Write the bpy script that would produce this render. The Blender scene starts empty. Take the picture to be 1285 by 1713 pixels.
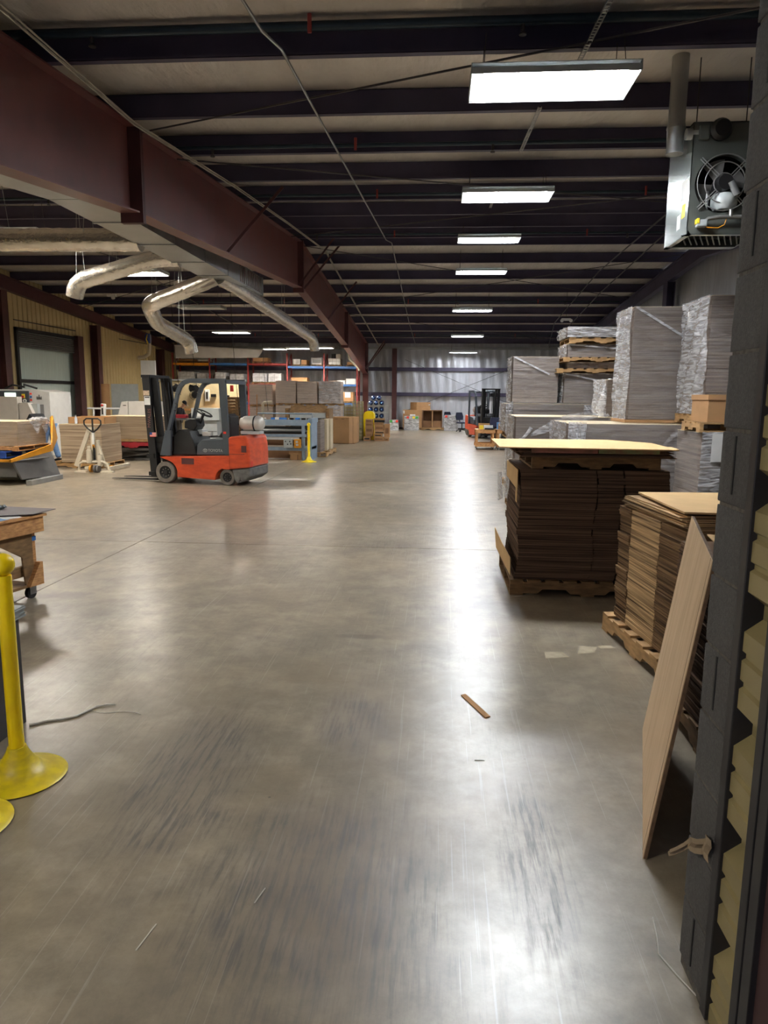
import bpy, bmesh, math, random
from mathutils import Vector, Matrix
random.seed(7)
S = bpy.context.scene
COL = S.collection
PI = math.pi

# ------------------------------------------------------------------ camera
cam_d = bpy.data.cameras.new('camera'); cam = bpy.data.objects.new('camera', cam_d); COL.objects.link(cam)
PSI, TH, RHO = 0.073723, 0.160601, 0.0088
F0 = Vector((-math.sin(PSI), math.cos(PSI), 0)); R0 = Vector((math.cos(PSI), math.sin(PSI), 0))
FW = F0*math.cos(TH) - Vector((0, 0, 1))*math.sin(TH); U0 = R0.cross(FW)
RR = R0*math.cos(RHO) + U0*math.sin(RHO); UU = RR.cross(FW)
m3 = Matrix((RR, UU, -FW)).transposed()
cam.matrix_world = Matrix.Translation((0, 0, 1.8)) @ m3.to_4x4()
cam_d.sensor_fit = 'VERTICAL'; cam_d.sensor_height = 36.0; cam_d.lens = 36.0*1187.0/1713.0
cam_d.clip_start = 0.05; cam_d.clip_end = 200
S.camera = cam
# ------------------------------------------------------------------ world and exposure
W = bpy.data.worlds.new('world'); S.world = W; W.use_nodes = True
W.node_tree.nodes['Background'].inputs[0].default_value = (0.75, 0.82, 1.0, 1)
W.node_tree.nodes['Background'].inputs[1].default_value = 0.14
S.view_settings.view_transform = 'Standard'; S.view_settings.look = 'None'
S.view_settings.gamma = 1; S.view_settings.use_curve_mapping = False
S.view_settings.exposure = 1.85
LAMP_RIGHT = 34.0      # emission of the fixtures' tubes
LAMP_LEFT = 50.0
LAMP_FILL = 11.0  # added fill fixture behind the camera

# ------------------------------------------------------------------ materials
def lin(c):
    o = []
    for v in c[:3]:
        v = v/255.0
        o.append(v/12.92 if v <= 0.04045 else ((v+0.055)/1.055)**2.4)
    return (o[0], o[1], o[2], 1)
MATS = {}
def newmat(name):
    m = bpy.data.materials.new(name); m.use_nodes = True
    return m, m.node_tree.nodes, m.node_tree.links, m.node_tree.nodes['Principled BSDF']
def mat(name, col, rough=0.6, metal=0.0, var=0.12, scale=6.0, stretch=(1, 1, 1), bump=0.0, col2=None, spec=0.5, coord='Object', rvar=0.0, detail=4.0, bscale=None, coat=0.0):
    if name in MATS: return MATS[name]
    m, N, L, b = newmat(name); MATS[name] = m
    b.inputs['Roughness'].default_value = rough; b.inputs['Metallic'].default_value = metal
    b.inputs['Specular IOR Level'].default_value = spec
    b.inputs['Coat Weight'].default_value = coat
    c1 = lin(col)
    c2 = lin(col2) if col2 else tuple([max(0, v*(1-2.2*var)) for v in c1[:3]]+[1])
    if var == 0 and not col2:
        b.inputs['Base Color'].default_value = c1
        if bump == 0: return m
    tc = N.new('ShaderNodeTexCoord'); mp = N.new('ShaderNodeMapping')
    if coord == 'World':
        g = N.new('ShaderNodeNewGeometry'); L.new(g.outputs['Position'], mp.inputs[0])
    else:
        L.new(tc.outputs[coord], mp.inputs[0])
    mp.inputs['Scale'].default_value = stretch
    n = N.new('ShaderNodeTexNoise'); n.inputs['Scale'].default_value = scale; n.inputs['Detail'].default_value = detail
    L.new(mp.outputs[0], n.inputs['Vector'])
    if var or col2:
        r = N.new('ShaderNodeValToRGB'); r.color_ramp.elements[0].position = 0.34; r.color_ramp.elements[1].position = 0.66
        r.color_ramp.elements[0].color = c2; r.color_ramp.elements[1].color = c1
        L.new(n.outputs['Fac'], r.inputs[0]); L.new(r.outputs[0], b.inputs['Base Color'])
    if rvar:
        mr = N.new('ShaderNodeMapRange'); mr.inputs[3].default_value = max(0.03, rough-rvar); mr.inputs[4].default_value = min(1, rough+rvar)
        L.new(n.outputs['Fac'], mr.inputs[0]); L.new(mr.outputs[0], b.inputs['Roughness'])
    if bump:
        bp = N.new('ShaderNodeBump'); bp.inputs['Strength'].default_value = bump; bp.inputs['Distance'].default_value = 0.02
        src = n
        if bscale:
            src = N.new('ShaderNodeTexNoise'); src.inputs['Scale'].default_value = bscale; src.inputs['Detail'].default_value = 5
            L.new(mp.outputs[0], src.inputs['Vector'])
        L.new(src.outputs['Fac'], bp.inputs['Height']); L.new(bp.outputs[0], b.inputs['Normal'])
    return m
def emat(name, col, strength):
    if name in MATS: return MATS[name]
    m, N, L, b = newmat(name); MATS[name] = m
    b.inputs['Base Color'].default_value = (0.8, 0.8, 0.8, 1)
    b.inputs['Emission Color'].default_value = col; b.inputs['Emission Strength'].default_value = strength
    return m
def striped(name, ca, cb, freq=60.0, rough=0.75, spec=0.2):
    """edges of stacked sheets: fine horizontal layers, as noise squeezed along z"""
    if name in MATS: return MATS[name]
    m, N, L, b = newmat(name); MATS[name] = m
    g = N.new('ShaderNodeNewGeometry'); mp = N.new('ShaderNodeMapping'); mp.inputs['Scale'].default_value = (0.5, 0.5, freq)
    L.new(g.outputs['Position'], mp.inputs[0])
    n = N.new('ShaderNodeTexNoise'); n.inputs['Scale'].default_value = 1.6; n.inputs['Detail'].default_value = 3
    L.new(mp.outputs[0], n.inputs['Vector'])
    r = N.new('ShaderNodeValToRGB'); r.color_ramp.elements[0].position = 0.32; r.color_ramp.elements[1].position = 0.7
    r.color_ramp.elements[0].color = lin(cb); r.color_ramp.elements[1].color = lin(ca)
    L.new(n.outputs['Fac'], r.inputs[0]); L.new(r.outputs[0], b.inputs['Base Color'])
    b.inputs['Roughness'].default_value = rough; b.inputs['Specular IOR Level'].default_value = spec
    bp = N.new('ShaderNodeBump'); bp.inputs['Strength'].default_value = 0.4; bp.inputs['Distance'].default_value = 0.004
    L.new(n.outputs['Fac'], bp.inputs['Height']); L.new(bp.outputs[0], b.inputs['Normal'])
    return m
def wrapmat(name, lo, hi, scale=14, rough=0.16):
    """clear stretch film: thin, glossy, crinkled, partly milky where layers overlap"""
    if name in MATS: return MATS[name]
    m, N, L, b = newmat(name); MATS[name] = m
    g = N.new('ShaderNodeNewGeometry'); mp = N.new('ShaderNodeMapping'); mp.inputs['Rotation'].default_value = (0.18, 0.12, 0.2)
    mp.inputs['Scale'].default_value = (0.45, 0.45, 2.6)
    L.new(g.outputs['Position'], mp.inputs[0])
    n = N.new('ShaderNodeTexNoise'); n.inputs['Scale'].default_value = scale; n.inputs['Detail'].default_value = 6; n.inputs['Distortion'].default_value = 1.3
    L.new(mp.outputs[0], n.inputs['Vector'])
    r = N.new('ShaderNodeMapRange'); r.inputs[1].default_value = 0.4; r.inputs[2].default_value = 0.72
    r.inputs[3].default_value = lo; r.inputs[4].default_value = hi
    L.new(n.outputs['Fac'], r.inputs[0]); L.new(r.outputs[0], b.inputs['Alpha'])
    b.inputs['Base Color'].default_value = lin((232, 232, 236)); b.inputs['Roughness'].default_value = rough
    b.inputs['Specular IOR Level'].default_value = 1.0
    bp = N.new('ShaderNodeBump'); bp.inputs['Strength'].default_value = 1.0; bp.inputs['Distance'].default_value = 0.03
    L.new(n.outputs['Fac'], bp.inputs['Height']); L.new(bp.outputs[0], b.inputs['Normal'])
    return m

def floor_material():
    m, N, L, b = newmat('polished_concrete')
    g = N.new('ShaderNodeNewGeometry')
    def noise(scale, stretch=(1, 1, 1), rot=0.0, detail=4, dist=0.0, rough=0.55):
        mp = N.new('ShaderNodeMapping'); mp.inputs['Scale'].default_value = stretch; mp.inputs['Rotation'].default_value = (0, 0, rot)
        L.new(g.outputs['Position'], mp.inputs[0])
        n = N.new('ShaderNodeTexNoise'); n.inputs['Scale'].default_value = scale; n.inputs['Detail'].default_value = detail
        n.inputs['Distortion'].default_value = dist; n.inputs['Roughness'].default_value = rough
        L.new(mp.outputs[0], n.inputs['Vector']); return n.outputs['Fac']
    def rng(f, a, bb, c=0.0, d=1.0):
        r = N.new('ShaderNodeMapRange'); r.inputs[1].default_value = a; r.inputs[2].default_value = bb
        r.inputs[3].default_value = c; r.inputs[4].default_value = d; L.new(f, r.inputs[0]); return r.outputs[0]
    def mul(a, c):
        q = N.new('ShaderNodeMath'); q.operation = 'MULTIPLY'; L.new(a, q.inputs[0])
        if isinstance(c, float): q.inputs[1].default_value = c
        else: L.new(c, q.inputs[1])
        return q.outputs[0]
    def add(a, c):
        q = N.new('ShaderNodeMath'); q.operation = 'ADD'; q.use_clamp = True; L.new(a, q.inputs[0]); L.new(c, q.inputs[1]); return q.outputs[0]
    def mix(f, a, c, mode='MIX'):
        x = N.new('ShaderNodeMix'); x.data_type = 'RGBA'; x.blend_type = mode; L.new(f, x.inputs[0])
        if isinstance(a, tuple): x.inputs[6].default_value = a
        else: L.new(a, x.inputs[6])
        if isinstance(c, tuple): x.inputs[7].default_value = c
        else: L.new(c, x.inputs[7])
        return x.outputs[2]
    cl = noise(0.5, detail=8, dist=0.0, rough=0.52)
    c = mix(rng(cl, 0.25, 0.75), lin((126, 115, 97)), lin((172, 160, 139)))
    fine = noise(5.0, detail=12, dist=0.15, rough=0.78)
    c = mix(rng(fine, 0.38, 0.62, 0, 0.75), c, lin((112, 104, 90)))
    mid = noise(1.9, detail=7, dist=0.3, rough=0.6); c = mix(rng(mid, 0.42, 0.68, 0, 0.6), c, lin((104, 95, 82)))
    lit = noise(2.7, detail=6, rough=0.6); c = mix(rng(lit, 0.52, 0.72, 0, 0.4), c, lin((186, 176, 156)))
    warm = noise(0.9, detail=3); c = mix(rng(warm, 0.45, 0.85, 0, 0.35), c, lin((150, 128, 96)))
    # worn dark scuffs, long in the driving direction, where traffic is heavy
    area = rng(noise(0.8, detail=5), 0.45, 0.66)
    s1 = rng(noise(1.0, (34, 3.0, 1), 0.10, 8, rough=0.7), 0.52, 0.72)
    s2 = rng(noise(1.0, (60, 5.0, 1), -0.22, 8, rough=0.7), 0.54, 0.74)
    sc = mul(add(s1, s2), area)
    c = mix(mul(sc, 0.5), c, lin((80, 76, 76)))
    # scuffed patches with a place of their own, and an oil spot
    def spot(x, y, rx, ry, jag=0.5):
        v1 = N.new('ShaderNodeVectorMath'); v1.operation = 'SUBTRACT'; L.new(g.outputs['Position'], v1.inputs[0]); v1.inputs[1].default_value = (x, y, 0)
        v2 = N.new('ShaderNodeVectorMath'); v2.operation = 'MULTIPLY'; L.new(v1.outputs[0], v2.inputs[0]); v2.inputs[1].default_value = (1/rx, 1/ry, 0)
        ln = N.new('ShaderNodeVectorMath'); ln.operation = 'LENGTH'; L.new(v2.outputs[0], ln.inputs[0])
        n_ = noise(6.0, detail=6); q = N.new('ShaderNodeMath'); q.operation = 'MULTIPLY_ADD'; L.new(n_, q.inputs[0]); q.inputs[1].default_value = jag*2; q.inputs[2].default_value = -jag
        a_ = N.new('ShaderNodeMath'); a_.operation = 'ADD'; L.new(ln.outputs['Value'], a_.inputs[0]); L.new(q.outputs[0], a_.inputs[1])
        return rng(a_.outputs[0], 0.45, 1.0, 1, 0)
    streak = rng(noise(1.0, (46, 3.5, 1), 0.12, 8, rough=0.65), 0.46, 0.62)
    big = rng(noise(1.0, (14, 1.6, 1), 0.16, 6, rough=0.6), 0.35, 0.65, 0.25, 1.0)
    ps = add(add(spot(-0.42, 2.35, 0.62, 0.75), spot(0.42, 2.6, 0.16, 0.8)), add(spot(-0.45, 3.75, 0.22, 0.45), spot(-1.15, 3.1, 0.35, 0.9)))
    pm = mul(mul(ps, streak), 0.75)
    c = mix(mul(mul(ps, big), 0.35), c, lin((100, 94, 88)))
    c = mix(pm, c, lin((74, 69, 70)))
    c = mix(mul(add(spot(-3.32, 6.0, 0.28, 0.16, 0.9), spot(-0.55, 5.15, 0.22, 0.07, 0.4)), 0.55), c, lin((66, 60, 54)))
    # pale hair scratches
    s3 = rng(noise(1.0, (70, 0.9, 1), 0.5, 3), 0.665, 0.69); s4 = rng(noise(1.0, (70, 0.8, 1), -0.9, 3), 0.67, 0.69)
    s5 = rng(noise(1.0, (60, 0.5, 1), 0.03, 3), 0.66, 0.69)
    c = mix(mul(add(add(s3, s4), s5), 0.22), c, lin((196, 190, 178)))
    # soft dark stains
    st = rng(noise(0.8, detail=5, rough=0.5), 0.5, 0.9)
    c = mix(mul(st, 0.45), c, lin((92, 86, 80)))
    # small specks
    v = N.new('ShaderNodeTexVoronoi'); v.inputs['Scale'].default_value = 7.0
    L.new(g.outputs['Position'], v.inputs['Vector'])
    sp = rng(v.outputs['Distance'], 0.03, 0.06, 1, 0)
    c = mix(mul(mul(sp, rng(noise(3.0), 0.55, 0.6)), 0.7), c, lin((60, 54, 48)))
    L.new(c, b.inputs['Base Color'])
    ro = add(rng(fine, 0.3, 0.75, 0.278, 0.34), mul(add(mul(sc, 0.4), pm), 0.22)); ro2 = add(ro, mul(rng(cl, 0.4, 0.7), 0.05))
    L.new(ro2, b.inputs['Roughness'])
    b.inputs['Specular IOR Level'].default_value = 0.8
    b.inputs['Coat Weight'].default_value = 0.2; b.inputs['Coat Roughness'].default_value = 0.25
    bp = N.new('ShaderNodeBump'); bp.inputs['Strength'].default_value = 0.05; bp.inputs['Distance'].default_value = 0.01
    hb = noise(3.0, detail=6); hs = N.new('ShaderNodeMath'); hs.operation = 'SUBTRACT'; L.new(hb, hs.inputs[0]); L.new(mul(sc, 0.25), hs.inputs[1])
    L.new(hs.outputs[0], bp.inputs['Height']); L.new(bp.outputs[0], b.inputs['Normal'])
    return m
M_FLOOR = floor_material()
M_JOINT = mat('joint_filler', (48, 45, 42), 0.9)
M_INS = mat('white_vinyl_insulation', (204, 196, 188), 0.36, 0, 0.05, 1.0, (4, 1.1, 1), 1.0, coord='World', bscale=2.6, detail=6)
M_SILVER = mat('silver_foil_insulation', (196, 198, 204), 0.3, 0.45, 0.07, 1.2, (6, 6, 0.9), 1.0, coord='World', bscale=1.6, detail=4)
M_PURLIN = mat('dark_primer_steel', (70, 64, 88), 0.5, 0.1, 0.1, 1.5, coord='World')
M_RED = mat('red_oxide_steel', (112, 62, 58), 0.42, 0.1, 0.12, 2.5, coord='World', rvar=0.08)
M_REDD = mat('red_oxide_steel_dark', (84, 46, 46), 0.5, 0.1, 0.12, 2.5, coord='World')
M_TANW = mat('tan_liner_panel', (196, 176, 128), 0.5, 0.0, 0.05, 1.5, coord='World')
M_BLOCK = mat('charcoal_split_block', (88, 86, 84), 0.92, 0, 0.12, 120, bump=0.35, bscale=260)
M_MORTAR = mat('mortar', (104, 98, 90), 0.95, 0, 0.2, 60)
M_BLACKM = mat('black_painted_metal', (34, 34, 36), 0.45, 0.2, 0.1)
M_TRIM = mat('dark_bronze_trim', (52, 50, 52), 0.45, 0.3, 0.1)
M_GALV = mat('galvanized_sheet', (168, 170, 170), 0.38, 0.7, 0.08, 3.0, coord='World', rvar=0.08)
M_FOIL = mat('foil_duct_jacket', (212, 206, 196), 0.22, 0.85, 0.06, 8.0, bump=1.0, bscale=11, coord='World')
M_PIPE = mat('dark_blue_pipe', (28, 48, 62), 0.4, 0.2, 0.1)
M_COND = mat('conduit_steel', (150, 150, 148), 0.4, 0.7, 0.05)
M_CABLE = mat('white_cable_bundle', (176, 168, 152), 0.6, 0, 0.1)
M_ROD = mat('brace_rod', (72, 68, 70), 0.4, 0.5, 0.1)
M_YEL = mat('safety_yellow_plastic', (255, 226, 8), 0.32, 0, 0.06, 12, coat=0.2, col2=(250, 214, 6))
M_YELD = mat('scuffed_yellow_plastic', (234, 210, 16), 0.4, 0, 0, 14, col2=(206, 180, 40), stretch=(1, 1, 3))
M_WOOD = mat('pallet_wood', (178, 140, 92), 0.75, 0, 0.16, 9, (1, 1, 4), bump=0.15)
M_WOODD = mat('weathered_pallet_wood', (140, 108, 70), 0.8, 0, 0.2, 9, (1, 1, 4), bump=0.2)
M_WOODO = mat('bench_wood', (206, 154, 98), 0.7, 0, 0, 5, (3, 3, 12), col2=(160, 110, 64), bump=0.15)
M_PLY = mat('plywood_face', (206, 178, 142), 0.6, 0, 0, 2.4, (6, 6, 0.7), col2=(190, 160, 122))
M_PLYE = mat('plywood_edge', (120, 92, 66), 0.8, 0, 0.2, 30)
M_CARD = mat('kraft_board_face', (206, 172, 124), 0.75, 0, 0.05, 5, spec=0.2)
M_BOX = mat('brown_carton', (176, 136, 96), 0.75, 0, 0.06, 3, spec=0.2)
M_BOXD = mat('brown_carton_dark', (138, 104, 76), 0.8, 0, 0.08, 3, spec=0.2)
M_CEDGE = striped('corrugated_edges', (128, 102, 82), (60, 46, 38), 60, 0.85, 0.1)
M_CEDGEL = striped('corrugated_edges_light', (226, 190, 142), (74, 56, 42), 42, 0.85, 0.1)
M_CEDGE2 = striped('corrugated_edges_mid', (150, 120, 88), (58, 44, 34), 50, 0.85, 0.1)
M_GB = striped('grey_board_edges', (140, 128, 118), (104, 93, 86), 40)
M_GBF = striped('grey_board_edges_lit', (214, 198, 184), (178, 162, 150), 30)  # same boards as M_GB, lightened to offset the weak light at far left
M_GBW = striped('grey_board_edges_warm', (186, 166, 140), (138, 118, 98), 30)
M_GBT = mat('grey_board_face', (206, 188, 156), 0.7, 0, 0.05, 4)
M_WRAP_L = wrapmat('stretch_film_bright', 0.30, 0.9, 8, 0.12)  # whiter film for bunches; on left faces it paints in the lamp glare
M_WRAP_F = wrapmat('stretch_film_thin', 0.03, 0.22, 7, 0.22)
M_ORANGE = mat('forklift_orange', (212, 80, 40), 0.36, 0, 0, 5, (1, 1, 2.5), col2=(184, 64, 32), coat=0.3)
M_FGREY = mat('forklift_slate', (72, 80, 88), 0.42, 0, 0.06, 4, coat=0.15)
M_CWGT = mat('scraped_grey_bumper', (112, 110, 106), 0.7, 0, 0.2, 9)
M_BLACK = mat('matte_black', (22, 22, 24), 0.55, 0, 0.1)
M_TYRE = mat('dusty_tyre_rubber', (118, 112, 104), 0.85, 0, 0.12, 12)
M_TANK = mat('aluminium_tank', (206, 202, 194), 0.4, 0.3, 0.06, 8)
M_BEIGE = mat('beige_machine_paint', (206, 196, 176), 0.45, 0, 0.05)
M_WHITE = mat('white_machine_paint', (226, 226, 224), 0.42, 0, 0.03)
M_OFFW = mat('off_white_cover', (214, 208, 200), 0.5, 0, 0.03)
M_CHAR = mat('charcoal_panel', (70, 74, 84), 0.5, 0, 0.05)
M_BLUEG = mat('blue_grey_machine_paint', (132, 150, 166), 0.45, 0, 0.08, 8)
M_LGREY = mat('light_grey_metal', (176, 182, 182), 0.45, 0.1, 0.05)
M_DGREY = mat('dark_grey_metal', (104, 102, 100), 0.5, 0.1, 0.08)
M_LIFTY = mat('lift_amber_paint', (208, 142, 34), 0.4, 0, 0.08)
M_BLUEP = mat('blue_pallet_plastic', (40, 80, 160), 0.5, 0, 0.1)
M_REDP = mat('red_pallet_paint', (176, 40, 52), 0.55, 0, 0.1)
M_RACKR = mat('rack_red', (150, 52, 50), 0.5, 0, 0.08)
M_RACKB = mat('rack_blue', (54, 104, 168), 0.5, 0, 0.08)
M_RACKO = mat('rack_orange', (232, 150, 34), 0.5, 0, 0.08)
M_PAPER = mat('white_paper', (226, 226, 224), 0.7, 0, 0.03)
M_DARKSHEET = mat('dark_chipboard_face', (104, 96, 102), 0.6, 0, 0.06, 5)
M_CABD = mat('charcoal_board_side', (66, 64, 66), 0.7, 0, 0.08)
M_BLUET = mat('blue_tape', (52, 120, 200), 0.5, 0, 0.05)
M_BLUES = mat('light_blue_sheet', (96, 150, 206), 0.5, 0, 0.05)
M_GLASSD = mat('grey_green_cladding', (204, 220, 214), 0.5, 0.1, 0.05, 2, (1, 8, 0.6), coord='World')
M_CRATE = mat('beige_crate_plastic', (196, 186, 140), 0.6, 0, 0.08)
M_BOTTLE = mat('blue_bottle_plastic', (30, 52, 104), 0.12, 0, 0.2, 8, coat=0.6)
M_JEANS = mat('blue_denim', (98, 132, 176), 0.85, 0, 0.15, 30)
M_SHIRTK = mat('black_cloth', (40, 42, 48), 0.85, 0, 0.1)
M_NAVY = mat('navy_cloth', (38, 42, 66), 0.85, 0, 0.1)
M_GREYT = mat('grey_cloth', (120, 114, 108), 0.85, 0, 0.1)
M_SKIN = mat('skin', (196, 148, 120), 0.55, 0, 0.05)
M_HAIR = mat('dark_hair', (34, 28, 26), 0.7, 0, 0.1)
M_REDT = mat('red_plastic', (206, 50, 40), 0.45, 0, 0.05)
M_STICKR = mat('red_sticker', (236, 66, 48), 0.5, 0, 0)
M_STICKG = mat('green_sticker', (70, 176, 70), 0.5, 0, 0)
M_STICKY = mat('yellow_sticker', (232, 206, 50), 0.5, 0, 0)
M_CLEARP = mat('clear_bottle_plastic', (206, 214, 226), 0.15, 0, 0.05)
M_TEXT = mat('silver_lettering', (196, 200, 202), 0.4, 0.4, 0)
M_INK = mat('black_ink', (36, 34, 34), 0.7, 0, 0)
M_SHELFWRAP = mat('white_shrinkwrap_goods', (206, 206, 208), 0.35, 0, 0.14, 9, bump=0.4)
M_STRING = mat('plastic_strap', (206, 202, 192), 0.5, 0, 0.05)
M_PANELD = mat('red_brown_panel', (74, 50, 50), 0.6, 0, 0.1)

# ------------------------------------------------------------------ object helpers
OFF = {}
class MB:
    def __init__(s): s.v = []; s.f = []
    def box(s, x0, x1, y0, y1, z0, z1):
        b = len(s.v)
        s.v += [(x, y, z) for z in (z0, z1) for y in (y0, y1) for x in (x0, x1)]
        s.f += [(b, b+2, b+3, b+1), (b+4, b+5, b+7, b+6), (b, b+1, b+5, b+4), (b+2, b+6, b+7, b+3), (b, b+4, b+6, b+2), (b+1, b+3, b+7, b+5)]
        return s
    def cbox(s, c, d, rz=0, rx=0, ry=0):
        m = Matrix.Translation(c) @ Matrix.Rotation(rz, 4, 'Z') @ Matrix.Rotation(ry, 4, 'Y') @ Matrix.Rotation(rx, 4, 'X')
        b = len(s.v); q = MB().box(-d[0]/2, d[0]/2, -d[1]/2, d[1]/2, -d[2]/2, d[2]/2)
        s.v += [tuple(m @ Vector(p)) for p in q.v]; s.f += [tuple(i+b for i in f) for f in q.f]
        return s
    def bar(s, p0, p1, w, h):
        """box section of width w (sideways) and height h from p0 to p1"""
        p0, p1 = Vector(p0), Vector(p1); d = (p1-p0).normalized()
        up = Vector((0, 0, 1)) if abs(d.z) < 0.95 else Vector((0, 1, 0))
        a = d.cross(up).normalized()*w/2; c = a.cross(d).normalized()*h/2
        b = len(s.v)
        for p in (p0, p1): s.v += [tuple(p+a+c), tuple(p-a+c), tuple(p-a-c), tuple(p+a-c)]
        s.f += [(b+3, b+2, b+1, b), (b+4, b+5, b+6, b+7)] + [(b+i, b+(i+1) % 4, b+4+(i+1) % 4, b+4+i) for i in range(4)]
        return s
    def poly(s, pts, t):
        """closed outline of 3D points extruded by vector t"""
        b = len(s.v); n = len(pts); t = Vector(t)
        s.v += [tuple(p) for p in pts] + [tuple(Vector(p)+t) for p in pts]
        s.f += [tuple(range(b+n-1, b-1, -1)), tuple(range(b+n, b+2*n))] + [(b+i, b+(i+1) % n, b+n+(i+1) % n, b+n+i) for i in range(n)]
        return s
    def cyl(s, p0, p1, r, r1=None, n=12, caps=True):
        return s.tube([p0, p1], [r, r if r1 is None else r1], n, caps)
    def tube(s, pts, r, n=8, caps=True):
        pts = [Vector(p) for p in pts]; rs = r if isinstance(r, (list, tuple)) else [r]*len(pts)
        b = len(s.v); d = (pts[1]-pts[0]).normalized()
        a = d.orthogonal().normalized()
        for i, p in enumerate(pts):
            d2 = (pts[min(i+1, len(pts)-1)]-pts[max(i-1, 0)]).normalized()
            a = (a - d2*a.dot(d2)).normalized(); c = d2.cross(a)
            for k in range(n):
                t = 2*PI*k/n; s.v.append(tuple(p+(a*math.cos(t)+c*math.sin(t))*rs[i]))
        for i in range(len(pts)-1):
            for k in range(n):
                k2 = (k+1) % n; s.f.append((b+i*n+k, b+i*n+k2, b+(i+1)*n+k2, b+(i+1)*n+k))
        if caps: s.f.append(tuple(b+k for k in range(n-1, -1, -1))); e = b+(len(pts)-1)*n; s.f.append(tuple(e+k for k in range(n)))
        return s
    def lathe(s, o, prof, n=24, axis='Z', caps=True):
        """profile of (radius, height) around an axis through o"""
        b = len(s.v); o = Vector(o)
        for (r, h) in prof:
            for k in range(n):
                t = 2*PI*k/n; a, c = r*math.cos(t), r*math.sin(t)
                p = (a, c, h) if axis == 'Z' else ((h, a, c) if axis == 'X' else (c, h, a))
                s.v.append(tuple(o+Vector(p)))
        m = len(prof)
        for i in range(m-1):
            for k in range(n):
                k2 = (k+1) % n; s.f.append((b+i*n+k, b+i*n+k2, b+(i+1)*n+k2, b+(i+1)*n+k))
        if caps: s.f.append(tuple(b+k for k in range(n-1, -1, -1))); e = b+(m-1)*n; s.f.append(tuple(e+k for k in range(n)))
        return s
    def grid(s, fn, nu, nv):
        b = len(s.v)
        for j in range(nv+1):
            for i in range(nu+1): s.v.append(tuple(fn(i/nu, j/nv)))
        for j in range(nv):
            for i in range(nu):
                q = b+j*(nu+1)+i; s.f.append((q, q+1, q+nu+2, q+nu+1))
        return s
    def build(s, name, m, parent=None, org=None, smooth=False, bev=0.0, local=False, label=None, kind=None, thick=0.0):
        me = bpy.data.meshes.new(name)
        off = Vector(org) if org is not None else Vector((0, 0, 0))
        if parent is not None and not local: off = OFF.get(parent.name, Vector((0, 0, 0)))
        me.from_pydata([tuple(Vector(p)-off) for p in s.v], [], s.f)
        me.materials.append(m); me.validate(); me.update()
        bm = bmesh.new(); bm.from_mesh(me); bmesh.ops.recalc_face_normals(bm, faces=bm.faces); bm.to_mesh(me); bm.free()
        o = bpy.data.objects.new(name, me); COL.objects.link(o)
        if smooth:
            for p in me.polygons: p.use_smooth = True
            md = o.modifiers.new('e', 'EDGE_SPLIT'); md.split_angle = math.radians(40)
        if bev:
            md = o.modifiers.new('b', 'BEVEL'); md.width = bev; md.segments = 2; md.limit_method = 'ANGLE'
        if thick:
            md = o.modifiers.new('s', 'SOLIDIFY'); md.thickness = thick
        if parent is not None: o.parent = parent; OFF[o.name] = off
        else: o.location = off; OFF[o.name] = off
        if label: o['label'] = label
        if kind: o['kind'] = kind
        return o
def thing(name, label, cat, loc=(0, 0, 0), rz=0, group=None):
    o = bpy.data.objects.new(name, None); COL.objects.link(o)
    o.empty_display_size = 0.1; o.location = loc; o.rotation_euler = (0, 0, rz)
    OFF[o.name] = Vector(loc); o['label'] = label; o['category'] = cat
    if group: o['group'] = group
    return o
def tag(o, label, cat, group=None):
    o['label'] = label; o['category'] = cat
    if group: o['group'] = group
    return o
def structure(o): o['kind'] = 'structure'; return o
def copy_tree(o, parent=None):
    c = o.copy(); COL.objects.link(c)
    if parent is not None: c.parent = parent
    OFF[c.name] = OFF.get(o.name, Vector((0, 0, 0)))
    for ch in list(o.children): copy_tree(ch, c)
    return c
def text_obj(name, s, size, m, parent, loc, rot, ext=0.002, align='CENTER'):
    cu = bpy.data.curves.new(name, 'FONT'); cu.body = s; cu.size = size; cu.extrude = ext; cu.align_x = align; cu.align_y = 'CENTER'
    tmp = bpy.data.objects.new('tmp', cu); COL.objects.link(tmp)
    dg = bpy.context.evaluated_depsgraph_get(); me = bpy.data.meshes.new_from_object(tmp.evaluated_get(dg))
    bpy.data.objects.remove(tmp); me.materials.clear(); me.materials.append(m)
    o = bpy.data.objects.new(name, me); COL.objects.link(o); o.location = loc; o.rotation_euler = rot
    if parent is not None: o.parent = parent
    return o
def zroof(Y): return 5.0+0.082*(Y-7.37) if Y < 20.6 else 6.085-0.0745*(Y-20.6)   # underside of the purlins
PD = 0.29                                                                          # purlin depth

# ================================================================== SETTING
YB, XL, XR = 41.2, -15.2, 7.4
# floor: sub-base with slabs laid between sawn joints
fl = structure(MB().box(XL-1.2, XR+0.3, -3, YB+0.4, -0.3, -0.012).build('floor', M_JOINT))
xs = [XL-1.1, -9.4, -3.66, 2.45, XR+0.25]; ys = [-2.9, 8.4, 15.0, 21.6, 28.2, 34.8, YB+0.35]
for i in range(4):
    for j in range(6):
        g = 0.006
        MB().box(xs[i]+g, xs[i+1]-g, ys[j]+g, ys[j+1]-g, -0.2, 0.0).build('floor_slab', M_FLOOR, fl)

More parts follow.
